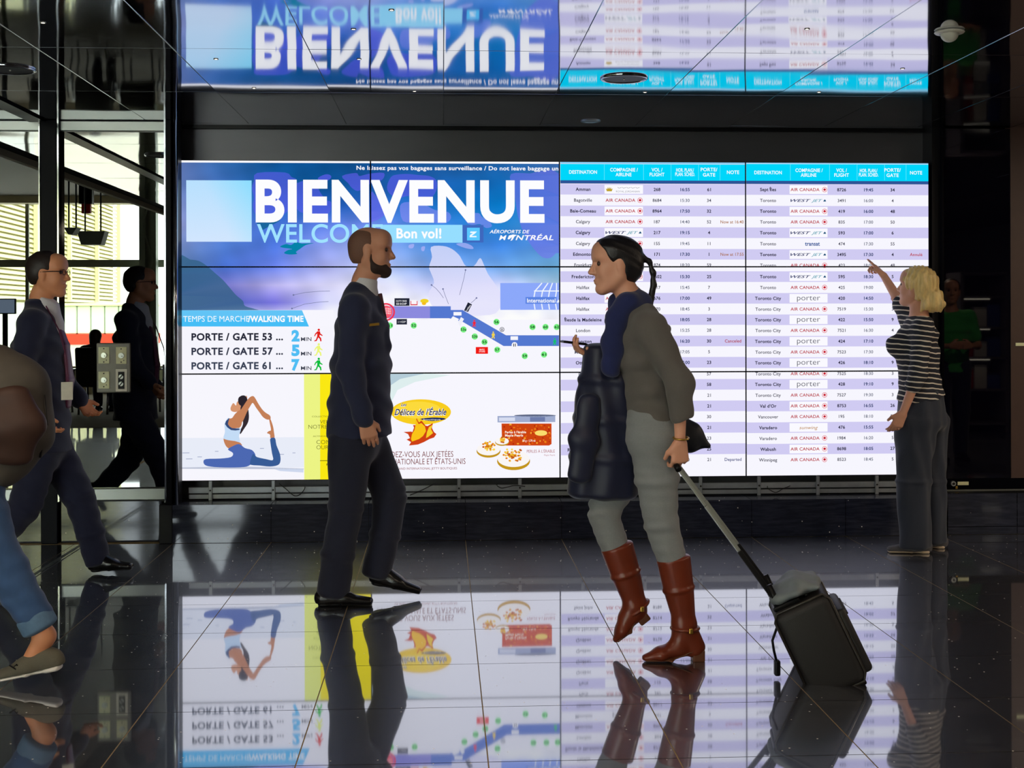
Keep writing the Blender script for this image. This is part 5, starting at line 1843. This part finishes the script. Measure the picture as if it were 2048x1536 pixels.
lan = MB().tube([J_(92, 612, -.06), J_(118, 660, -.10), J_(134, 720, -.13), J_(136, 758, -.14)], .004, 6).build('lanyard', TIE2, gm_)
MB().box(J_(134, 782, -.16), (.060, .006, .095), Matrix.Rotation(.5, 3, 'Z'), .002).build('badge', M['white_plastic'], lan)
S = Solid(.006)
S.chain([J_(84, 860), J_(88, 900)], [(.115, .155), (.115, .15)], .05, F)
S.chain([B['hiR'], B['knR'], J_(-24, 1096, -.08)], [(.112, .098), (.084, .078), (.074, .070)], .03, F, .4)
S.chain([B['hiL'], B['knL'], J_(182, 1070, .08), J_(196, 1124, .08)], [(.112, .098), (.084, .078), (.072, .070), (.070, .068)], .03, F, .4)
S.build('trousers', NAVY2, gm_, [(.0025, 25, 20, 70, 1)])
h_, t_ = G(176, 1150), G(268, 1150)
shoe(gm_, (h_.x, Y0 + .07, .012), (t_.x, Y0 + .06, .02), BLK, M['satin_black'])
h_, t_ = P(-64, 1092, Y0 - .08), P(-40, 1150, Y0 - .09)
shoe(gm_, h_, (h_[0] + .13, h_[1] - .01, .01), BLK, M['satin_black'])

# ---------------------------------------------------------------- walker in jeans leaving the frame at the left
Y0 = 5.20
J_ = lambda x, y, dy=0: P(x, y, Y0 + dy)
wk = tag(empty('person', (J_(-60, 1360).x, Y0, 0)), 'walker in blue jeans and grey canvas shoes cut off by the left edge', 'person')
F = np.array([-1.0, 0, 0])
B = joints(Y0, dict(sku=(-135, 480, 0), nek=(-125, 540, 0), top=(-115, 580, 0), che=(-105, 670, 0), wai=(-95, 770, 0), pel=(-85, 860, 0),
                    shL=(-100, 600, -.17), elL=(-80, 740, -.22), wrL=(-120, 850, -.2), shR=(-120, 600, .17), elR=(-130, 740, .22), wrR=(-190, 800, .2),
                    hiL=(-70, 890, -.085), knL=(-18, 1085, -.085), anL=(90, 1272, -.08), hiR=(-95, 890, .085), knR=(-190, 1080, .085), anR=(-240, 1300, .08)), '')
HD = Head(J_(-140, 460), (-1, 0, 0), 1.0)
S = Solid(.005)
body(S, B, F)
HD.add(S)
hand(S, B['wrL'], (-.3, 0, -1), (-.6, .5, .2), (-1, 0, 0), .5)
hand(S, B['wrR'], (-.3, 0, -1), (-.6, -.5, .2), (-1, 0, 0), .5)
S.seg(B['anL'], J_(58, 1330, -.08), .038, .034, .03)
S.build('body', SK3, wk)
HD.extras(wk, EYE, HB)
S = Solid(.006)
S.ell(HD.pt(-.02, 0, .04), (.102, .086, .086), HD.A, .02)
S.cut(HD.pt(.05, 0, .045), HD.A[0] - HD.A[2] * .45)
S.build('hair', HB, wk)
JEAN = pbr('blue_denim', (54, 84, 126), .85, var=.3, scale=18, sheen=.2)
CUFF = pbr('denim_cuff', (92, 122, 150), .85, var=.2, scale=60)
S = Solid(.006)
S.chain([J_(-88, 840), J_(-84, 900)], [(.11, .155), (.115, .15)], .05, F)
S.chain([B['hiL'], B['knL'], J_(76, 1246, -.08)], [(.110, .098), (.088, .080), (.066, .062)], .03, F, .4)
S.chain([B['hiR'], B['knR'], J_(-236, 1280, .08)], [(.110, .098), (.086, .080), (.066, .062)], .03, F, .4)
S.build('jeans', JEAN, wk, [(.003, 40, 10, 60, 0), (.002, -30, 10, 90, 1)])
S = Solid(.005)
S.seg(J_(68, 1232, -.08), J_(80, 1254, -.08), (.070, .066), (.070, .066), .01, F, 'u', .3)
S.build('jeans_cuff', CUFF, wk)
JK = cloth_mat('charcoal_jacket', (60, 60, 66))
S = Solid(.007)
S.chain([J_(-112, 585), J_(-105, 670), J_(-92, 790), J_(-86, 880)], [(.08, .14), (.125, .18), (.125, .175), (.13, .175)], .04, F, .5)
for q in 'LR':
    S.seg(B['sh' + q], J_(-112, 585), .066, .06, .05)
    S.chain([B['sh' + q], B['el' + q], B['wr' + q]], [.066, .058, .046], .03)
S.build('jacket', JK, wk, [(.002, 30, 20, 50, 0)])
CAN = pbr('olive_grey_canvas', (96, 92, 78), .85, var=.15, scale=200)
WHS = pbr('white_rubber_sole', (226, 222, 214), .5)
h_, t_ = J_(132, 1335, -.08), J_(-34, 1372, -.09)
sh = shoe(wk, (h_[0], h_[1], h_[2]), (t_[0], t_[1], .004), CAN, WHS, .046, .05, .024)
lc = J_(28, 1334, -.12)
MB().tube([lc, lc + Vector((.012, -.01, .012)), lc + Vector((.022, 0, -.004)), lc + Vector((.010, -.01, -.006)), lc + Vector((-.014, -.01, .010))], .003, 6).build('shoelace', M['satin_black'], sh)
shoe(wk, (J_(-210, 1340).x, Y0 + .08, 0), (J_(-340, 1340).x, Y0 + .08, 0), CAN, WHS, .046, .05, .024)
BGA = pbr('grey_brown_bag_canvas', (78, 72, 64), .8, var=.3, scale=14)
BGB = pbr('brown_bag_leather', (64, 40, 30), .6, var=.25, scale=20)
bk = tag(empty('backpack', J_(30, 940, -.1)), 'grey and brown backpack slung low on the walker at the left edge', 'bag')
S = Solid(.007)
S.chain([J_(-10, 730, -.05), J_(20, 780, -.05), J_(28, 860, -.05), J_(10, 925, -.05)], [(.08, .09), (.135, .13), (.14, .14), (.09, .12)], .05, (1, 0, 0))
S.cut(J_(-62, 800), (-1, 0, 0))
S.build('bag_body', BGA, bk, [(.003, 30, 20, 30, 0)])
S = Solid(.007)
S.chain([J_(10, 800, -.17), J_(24, 850, -.18), J_(18, 905, -.16)], [(.10, .05), (.115, .06), (.09, .05)], .04, (1, 0, 0))
S.build('front_pocket', BGB, bk, [(.002, 30, 20, 30, 0)])
MB().tube([J_(88, 790, -.09), J_(94, 850, -.10), J_(80, 915, -.09)], .005, 6).build('zip', M['dark_screw'], bk, True)
MB().tube([J_(0, 712, -.08), J_(6, 698, -.06), J_(14, 698, -.04), J_(18, 716, -.02)], .009, 8).build('grab_handle', BGB, bk, True)
MB().tube([J_(-20, 735, -.14), J_(-70, 640, -.19), J_(-110, 590, -.17), J_(-130, 640, -.16), J_(-100, 760, -.16), J_(-50, 880, -.13)], .014, 8).build('strap', BGA, bk, True)

# ================================================================ FITTINGS ON CEILING AND GLAZING
def on_ceiling(px, py):
    return G(px, py, HC)


for px, py, lb in ((1248, 156, 'round dark ceiling speaker with pale rim over the departures board reflection'), (20, 138, 'round dark ceiling speaker with pale rim at the left edge')):
    c = on_ceiling(px, py)
    s_ = tag(empty('ceiling_speaker', c), lb, 'speaker', 'ceiling speakers')
    MB().lathe(c, ((.108, -.002), (.110, -.008), (.117, -.010), (.122, -.006), (.122, 0))).build('rim', M['chrome'], s_, True)
    MB().lathe(c, ((.001, -.005), (.06, -.005), (.109, -.004))).build('grille', pbr('speaker_grille', (44, 44, 48), .6, .3, var=.4, scale=400), s_, True)
    MB().ball(c + Vector((0, 0, -.006)), .005, 10).build('centre_screw', M['white_plastic'], s_, True)
c = on_ceiling(1899, 62)
s_ = tag(empty('motion_detector', c), 'cream dome detector with a collar on the mirror ceiling, upper right', 'detector')
MB().lathe(c, ((.040, -.001), (.060, -.001), (.063, -.006), (.058, -.011), (.040, -.013))).build('collar', M['white_plastic'], s_, True)
MB().lathe(c, tuple((.038 * math.cos(a), -.012 - .036 * math.sin(a)) for a in np.linspace(0, PI / 2 - .02, 10))).build('dome', M['white_plastic'], s_, True)
c = on_ceiling(1181, 242)
s_ = tag(empty('ceiling_downlight', c), 'small unlit round downlight close to the wall above the third screen column', 'lamp')
MB().lathe(c, ((.045, 0), (.050, -.006), (.062, -.005), (.064, 0))).build('trim_ring', M['alu'], s_, True)
MB().lathe(c, ((.001, -.001), (.046, -.001))).build('lens', M['grey_plate'], s_, True)
pinm = emit((255, 240, 215), 5.0)
for px, py, lb in ((86, 45, 'over the black mullion at upper left'), (783, 20, 'over the reflected Bon vol banner'), (707, 58, 'beside the reflected E of WELCOME'), (432, 118, 'inside the reflected pale blue square'),
                   (718, 118, 'on the reflected first N of BIENVENUE'), (508, 176, 'below the reflected pale blue square'), (829, 182, 'on the reflected running text line'), (1614, 58, 'on the reflected right airline column'),
                   (1290, 184, 'right below the round ceiling speaker'), (1638, 184, 'on the reflected right cyan header'), (1805, 137, 'nearest the dome detector')):
    c = on_ceiling(px, py)
    s_ = tag(empty('pin_light', c), 'tiny pin light in mirror ceiling, ' + lb, 'lamp', 'pin lights in the mirror ceiling')
    MB().lathe(c, ((.007, -.001), (.011, -.003), (.012, 0))).build('bezel', M['alu'], s_, True)
    MB().lathe(c, ((.0005, -.002), (.007, -.002))).build('lens', pinm, s_, True)

# ---------------------------------------------------------------- switch panel on the glass
def pane_pt(px, py, d=0.0):
    return P(px, py, YM - d)


a, b = pane_pt(194, 686), pane_pt(262, 785)
cp = tag(empty('control_panel', ((a.x + b.x) / 2, YM, b.z)), 'grey rounded control panel with four dial plates on the left glazing', 'control panel')
MB().box(((a.x + b.x) / 2, YM - .008, (a.z + b.z) / 2), (abs(b.x - a.x), .014, abs(a.z - b.z)), None, .0065, 2).build('back_plate', M['grey_plate'], cp)
for x0, y0, x1, y1, dial in ((197, 694, 219, 727, 1), (232, 694, 253.5, 728, 1), (197, 743, 219, 777, 1), (231.5, 738, 254.5, 783, 0)):
    p0, p1 = pane_pt(x0, y0, .016), pane_pt(x1, y1, .016)
    c = (p0 + p1) / 2
    w_, h_ = abs(p1.x - p0.x), abs(p0.z - p1.z)
    pl = MB().box((c.x, YM - .018, c.z), (w_, .006, h_), None, .0015).build('dial_plate' if dial else 'switch_plate', M['cream_plate'] if dial else M['white_plastic'], cp)
    if dial:
        MB().cyl((c.x + .002, YM - .034, c.z), (c.x + .002, YM - .021, c.z), .017, n=24).build('knob', M['knob'], pl)
        MB().cyl((c.x + .008, YM - .036, c.z - .004), (c.x + .008, YM - .034, c.z - .004), .003, n=10).build('knob_mark', M['dark_screw'], pl)
        for dz in (-.041, .041):
            MB().cyl((c.x, YM - .023, c.z + dz), (c.x, YM - .0205, c.z + dz), .004, n=10).build('screw', M['dark_screw'], pl)
        MB().cyl((c.x + .016, YM - .023, c.z - .030), (c.x + .016, YM - .0205, c.z - .030), .003, n=10).build('indicator', M['dark_screw'], pl)
    else:
        MB().box((c.x, YM - .022, c.z), (w_ * .55, .003, h_ * .76)).build('black_insert', M['satin_black'], pl)
        for dz in (-.022, .022):
            MB().cyl((c.x, YM - .032, c.z + dz), (c.x, YM - .0235, c.z + dz), .014, n=20).build('rotary_switch', M['knob'], pl)
            MB().box((c.x, YM - .034, c.z + dz), (.006, .004, .030), Matrix.Rotation(.7, 3, 'Y')).build('pointer', M['satin_black'], pl)

# ================================================================ LOUNGE, seen mirrored in the glazing at the left
# louvred building outside
XA, XB = V(-70, 500, -28.3), V(236, 500, -53.3)
A_, B_ = Vector((XA.x, -28.3, 0)), Vector((XB.x, -53.3, 0))
lv = tag(empty('louvred_building', ((A_ + B_) / 2)), 'cream louvred building facade outside the lounge window, mirrored at the left', 'building')
dv = (B_ - A_).normalized()
nv = Vector((-dv.y, dv.x, 0))
if nv.x < 0:
    nv = -nv
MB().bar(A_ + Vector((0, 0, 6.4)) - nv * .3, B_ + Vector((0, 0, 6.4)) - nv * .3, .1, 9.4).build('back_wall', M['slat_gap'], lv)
for k in range(46):
    z = 2.1 + .19 * k
    MB().bar(A_ + Vector((0, 0, z)), B_ + Vector((0, 0, z)), .03, .135, Vector((0, 0, 1)) - nv * .55).build('slat', M['slat'], lv)
for t in (.12, .34, .56, .78, .985):
    q = A_.lerp(B_, t) + nv * .12
    MB().box((q.x, q.y, 6.4), (.16, .16, 8.6)).build('upright', M['slat'], lv)
MB().bar(A_ + Vector((0, 0, 1.0)) - nv * .2, B_ + Vector((0, 0, 1.0)) - nv * .2, .1, 1.9).build('lower_glass', M['pale_green'], lv)
gy = -23.0
p0, p1 = V(70, 612, gy), V(292, 640, gy)
br = tag(empty('boarding_bridge', ((p0.x + p1.x) / 2, gy, 0)), 'pale green boarding bridge with an orange-red band, mirrored behind the seats', 'boarding bridge')
z1, z2, z3 = V(200, 612, gy).z, V(200, 668, gy).z, V(200, 689, gy).z
for i, f_ in enumerate(np.linspace(0, 1, 9)[:-1]):
    x0 = p0.x + (p1.x - p0.x) * f_
    x1 = p0.x + (p1.x - p0.x) * (f_ + .125)
    MB().span((x0 + .01, gy - 2, z2), (x1 - .01, gy, z1), .03).build('side_panel', M['pale_green'], br)
MB().span((p0.x, gy - 2, z1), (p1.x, gy + .15, z1 + .08), .03).build('roof_edge', M['slat'], br)
MB().span((p0.x, gy - 2, z3), (p1.x, gy + .06, z2)).build('red_band', M['red_band'], br)
MB().span((p0.x, gy - 2, -1.5), (p1.x, gy, z3)).build('underside', M['white_plastic'], br)
og = MB().span((-40, -60, -3.2), (30, -7.8, -3.0)).build('ground_outside', M['tarmac'])
og['kind'] = 'structure'

# hanging signs and exit sign
sy_ = -3.0
for (x0, y0, x1, y1, lb) in ((158, 463, 214, 490, 'larger grey hanging sign box on rods in the mirrored lounge'), (132, 456, 158, 470, 'smaller grey hanging sign box beside the larger one in the mirrored lounge')):
    a, b = V(x0, y0, sy_), V(x1, y1, sy_)
    sg = tag(empty('hanging_sign', ((a.x + b.x) / 2, sy_, b.z)), lb, 'sign', 'hanging signs in the lounge')
    cx, cz, ww, hh = (a.x + b.x) / 2, (a.z + b.z) / 2, abs(b.x - a.x), abs(a.z - b.z)
    MB().poly([(cx - ww / 2, sy_ - .12, cz + hh / 2), (cx + ww / 2, sy_ - .12, cz + hh / 2), (cx + ww / 2 - .06, sy_ - .12, cz - hh / 2), (cx - ww / 2 + .06, sy_ - .12, cz - hh / 2)], .24, (0, 1, 0)).build('box', M['sign_grey'], sg)
    for dx in (-.28, .28):
        MB().cyl((cx + dx * ww, sy_, cz + hh / 2), (cx + dx * ww, sy_, 3.55), .012, n=8).build('rod', M['satin_black'], sg)
    sy_ += .9
a, b = V(164, 408, -3.8), V(182, 427, -3.8)
ex = tag(empty('exit_sign', ((a.x + b.x) / 2, -3.8, b.z)), 'small red exit sign under the lounge ceiling, mirrored above the hanging signs', 'sign')
MB().span((a.x, -3.84, b.z), (b.x, -3.76, a.z), .005).build('red_box', M['red_sign'], ex)
MB().span((a.x - .03, -3.86, a.z), (b.x + .03, -3.74, 3.55)).build('bracket', M['satin_black'], ex)
# trim under the lounge ceiling
tl = struct(MB().span((-12, -7.5, 3.42), (XL - .1, -7.3, 3.55)).build('trim_3', M['lounge_wall']))
# seats in a row, backs to us
sy_ = -2.4
SCALE = (2 * YM - sy_) / FPX
row0 = V(96, 740, sy_).x
for i in range(5):
    x = row0 + .63 * i
    nm_ = ('leftmost', 'second', 'third', 'fourth', 'rightmost')[i]
    ch = tag(empty('lounge_chair', (x, sy_, 0)), 'black lounge chair in the mirrored row, %s from the mullion' % nm_, 'chair', 'lounge chairs in a row')
    MB().box((x, sy_ - .02, .68), (.50, .07, .56), Matrix.Rotation(-.14, 3, 'X'), .03, 3).build('backrest', M['seat'], ch, True)
    MB().box((x, sy_ - .28, .42), (.50, .50, .08), Matrix.Rotation(.05, 3, 'X'), .03, 3).build('seat', M['seat'], ch, True)
    for s_ in (-.28, .28):
        MB().tube([(x + s_, sy_ - .02, .40), (x + s_, sy_ - .03, .64), (x + s_, sy_ - .42, .64), (x + s_, sy_ - .46, .40)], .014, 8).build('armrest', M['chrome'], ch, True)
    for s_ in (-.2, .2):
        MB().tube([(x + s_, sy_ - .02, .38), (x + s_, sy_ + .02, 0.005)], .016, 8).build('leg', M['chrome'], ch, True)
        MB().tube([(x + s_, sy_ - .46, .38), (x + s_, sy_ - .50, 0.005)], .016, 8).build('leg', M['chrome'], ch, True)


def seated(x, y, label, hairm, topm):
    r_ = tag(empty('person', (x, y, 0)), label, 'person')
    Q = lambda a, b, c: Vector((x + a, y + b, c))
    B = dict(sku=Q(0, -.13, 1.05), nek=Q(0, -.12, .98), top=Q(0, -.13, .92), che=Q(0, -.15, .80), wai=Q(0, -.17, .66), pel=Q(0, -.20, .55))
    for q, s in (('R', -1), ('L', 1)):
        B.update({'sh' + q: Q(.16 * s, -.13, .91), 'el' + q: Q(.20 * s, -.24, .68), 'wr' + q: Q(.10 * s, -.42, .64), 'hi' + q: Q(.09 * s, -.24, .54), 'kn' + q: Q(.10 * s, -.62, .52), 'an' + q: Q(.10 * s, -.66, .10)})
    F = np.array([0, -1.0, 0])
    hd = Head(Q(0, -.14, 1.09), (0, -1, -.1), .97)
    S = Solid(.009)
    body(S, B, F)
    hd.add(S)
    for q, s in (('R', -1), ('L', 1)):
        hand(S, B['wr' + q], (-.3 * s, -1, -.1), (0, 0, -1), (-s, 0, 0), .4)
    S.build('body', SK1, r_)
    S = Solid(.009)
    S.ell(hd.pt(-.02, 0, .035), (.105, .088, .09), hd.A, .02)
    S.ell(hd.pt(-.06, 0, -.05), (.055, .075, .10), hd.A, .03)
    S.cut(hd.pt(.05, 0, .03), hd.A[0] - hd.A[2] * .5)
    S.build('hair', hairm, r_)
    S = Solid(.009)
    S.chain([B['top'], B['che'], B['wai'], B['pel']], [(.10, .15), (.13, .185), (.13, .17), (.14, .18)], .04, F)
    for q in 'LR':
        S.seg(B['sh' + q], B['top'], .065, .06, .05)
        S.chain([B['sh' + q], B['el' + q], B['wr' + q]], [.066, .056, .046], .03)
    S.build('jacket', topm, r_)
    S = Solid(.009)
    for q in 'LR':
        S.chain([B['hi' + q], B['kn' + q], vec(B['an' + q]) + (0, 0, .02)], [.105, .085, .065], .03)
    S.seg(B['hiL'], B['hiR'], .10, .10, .04)
    S.build('trousers', NAVY, r_)
    for q in 'LR':
        a_ = vec(B['an' + q])
        shoe(r_, (a_[0], a_[1] + .08, 0.006), (a_[0], a_[1] - .19, 0.006), BLK, M['satin_black'])
    return r_


seated(row0 + .63 * 1, sy_, 'brown-haired traveller seated beside the plum tie in the mirrored lounge, seen from behind', HB, cloth_mat('dark_olive_jacket', (52, 48, 40)))
seated(row0 + .63 * 3, sy_, 'dark-haired traveller seated right of the control panel in the mirrored lounge', HBK, cloth_mat('black_jacket', (24, 24, 26)))
a, b = V(-14, 597, 1.2), V(30, 628, 1.2)
mo_ = tag(empty('monitor', ((a.x + b.x) / 2, 1.2, 0)), 'monitor on a stand at the far left edge of the mirrored lounge', 'monitor')
MB().span((a.x, 1.14, b.z), (b.x, 1.18, a.z), .006).build('casing', M['satin_black'], mo_)
MB().span((a.x + .012, 1.181, b.z + .012), (b.x - .012, 1.184, a.z - .012)).build('screen', emit((150, 170, 200), 1.5), mo_)
MB().cyl(((a.x + b.x) / 2, 1.16, 0.01), ((a.x + b.x) / 2, 1.16, b.z), .03, n=12).build('stand', M['satin_black'], mo_)
MB().cyl(((a.x + b.x) / 2, 1.16, 0), ((a.x + b.x) / 2, 1.16, .02), .2, n=24).build('foot', M['satin_black'], mo_)

# ================================================================ SHOP SIDE, seen faintly in the black glass at the right
YM2 = YS - .03


def V2(px, py, Y):
    p = P(px, py, 2 * YM2 - Y)
    return Vector((p.x, Y, p.z))


c = V2(1902, 900, 4.3)
gp = tag(empty('person', (c.x, 4.3, 0)), 'person in a green t-shirt reflected in the black glass beside the blonde woman', 'person')
Q = lambda a, b, z: Vector((c.x + a, 4.3 + b, z))
F = np.array([0, 1.0, 0])
B = dict(sku=Q(0, 0, 1.55), nek=Q(0, 0, 1.46), top=Q(0, 0, 1.38), che=Q(0, 0, 1.25), wai=Q(0, 0, 1.06), pel=Q(0, 0, .94))
for q, s in (('R', 1), ('L', -1)):
    B.update({'sh' + q: Q(.18 * s, 0, 1.38), 'el' + q: Q(.25 * s, .03, 1.10), 'wr' + q: Q(.10 * s, .24, 1.10), 'hi' + q: Q(.09 * s, 0, .90), 'kn' + q: Q(.10 * s, 0, .48), 'an' + q: Q(.10 * s, -.02, .09)})
hd = Head(Q(0, .02, 1.62), (-.3, 1, 0), 1.0)
S = Solid(.007)
body(S, B, F)
hd.add(S)
hand(S, B['wrR'], (-1, .4, .1), (0, -1, 0), (0, 0, 1), .6)
hand(S, B['wrL'], (1, .4, .1), (0, -1, 0), (0, 0, 1), .6)
S.build('body', SK1, gp)
hd.extras(gp, EYE, HB)
S = Solid(.007)
S.ell(hd.pt(-.02, 0, .04), (.102, .086, .086), hd.A, .02)
S.cut(hd.pt(.05, 0, .045), hd.A[0] - hd.A[2] * .45)
S.build('hair', HB, gp)
S = Solid(.007)
S.chain([B['top'], B['che'], B['wai'], Q(0, 0, .86)], [(.09, .15), (.125, .18), (.12, .165), (.125, .17)], .04, F, .4)
for q in 'LR':
    S.seg(B['top'], B['sh' + q], .065, .06, .05)
    S.seg(B['sh' + q], vec(B['sh' + q]) + (vec(B['el' + q]) - vec(B['sh' + q])) * .7, .064, .062, .03)
S.build('t_shirt', cloth_mat('green_cotton', (60, 170, 80)), gp, [(.002, 20, 30, 50, 0)])
S = Solid(.007)
S.seg(Q(0, 0, .92), Q(0, 0, .86), (.12, .16), (.12, .16), .04, F)
for q in 'LR':
    S.chain([B['hi' + q], B['kn' + q], vec(B['an' + q]) + (0, 0, .0)], [.108, .082, .068], .03)
S.build('trousers', NAVY, gp)
for q, s in (('R', 1), ('L', -1)):
    a_ = vec(B['an' + q])
    shoe(gp, (a_[0], a_[1] - .08, 0), (a_[0], a_[1] + .20, 0), BLK, M['satin_black'])

SHELF = pbr('shop_shelf_laminate', (110, 104, 112), .5)
ys_ = 1.4
xa2, xb2 = V2(1925, 700, ys_).x, V2(2015, 700, ys_).x
shf = tag(empty('shop_shelf', ((xa2 + xb2) / 2, ys_, 0)), 'lit shop shelf unit reflected faintly in the black glass', 'shelf')
for x in (xa2, xb2):
    MB().span((x - .02, ys_ - .45, 0), (x + .02, ys_, 1.9)).build('side_board', SHELF, shf)
MB().span((xa2, ys_ - .47, 0), (xb2, ys_ - .45, 1.9)).build('back_board', M['hall_dark'], shf)
for k, z in enumerate((.1, .5, .88, 1.24, 1.6, 1.88)):
    MB().span((xa2, ys_ - .45, z - .012), (xb2, ys_, z + .012)).build('shelf_board', SHELF, shf)
    if k in (2, 3, 4):
        MB().span((xa2 + .03, ys_ - .03, z - .024), (xa2 + (xb2 - xa2) * .62, ys_ - .012, z - .014)).build('light_strip', emit((255, 244, 220), 4.0), shf)
rnd = random.Random(5)
GIFT = (('red', (180, 40, 40)), ('white', (226, 222, 214)), ('blue', (60, 80, 150)), ('tan', (190, 150, 100)))
for k, z in ((2, .88), (3, 1.24), (1, .5)):
    for i in range(3 if xb2 - xa2 < .75 else 4):
        nm_, col = GIFT[i]
        x = xa2 + .11 + .165 * i
        hh = .16 + .05 * ((i + k) % 3)
        gb = tag(empty('gift_box', (x, ys_ - .2, z + .012)), '%s gift box on the %s reflected shop shelf' % (nm_, ('', 'lower', 'middle', 'upper')[k]), 'box', 'boxes on the shop shelf')
        MB().box((x, ys_ - .2, z + .0125 + hh / 2), (.15, .14, hh), None, .004).build('carton', pbr('carton_%s_%d' % (nm_, k), col, .5), gb)
        MB().box((x, ys_ - .2, z + .0125 + hh + .012), (.155, .145, .024), None, .004).build('lid', pbr('lid_%s_%d' % (nm_, k), tuple(int(v * .7) for v in col), .5), gb)
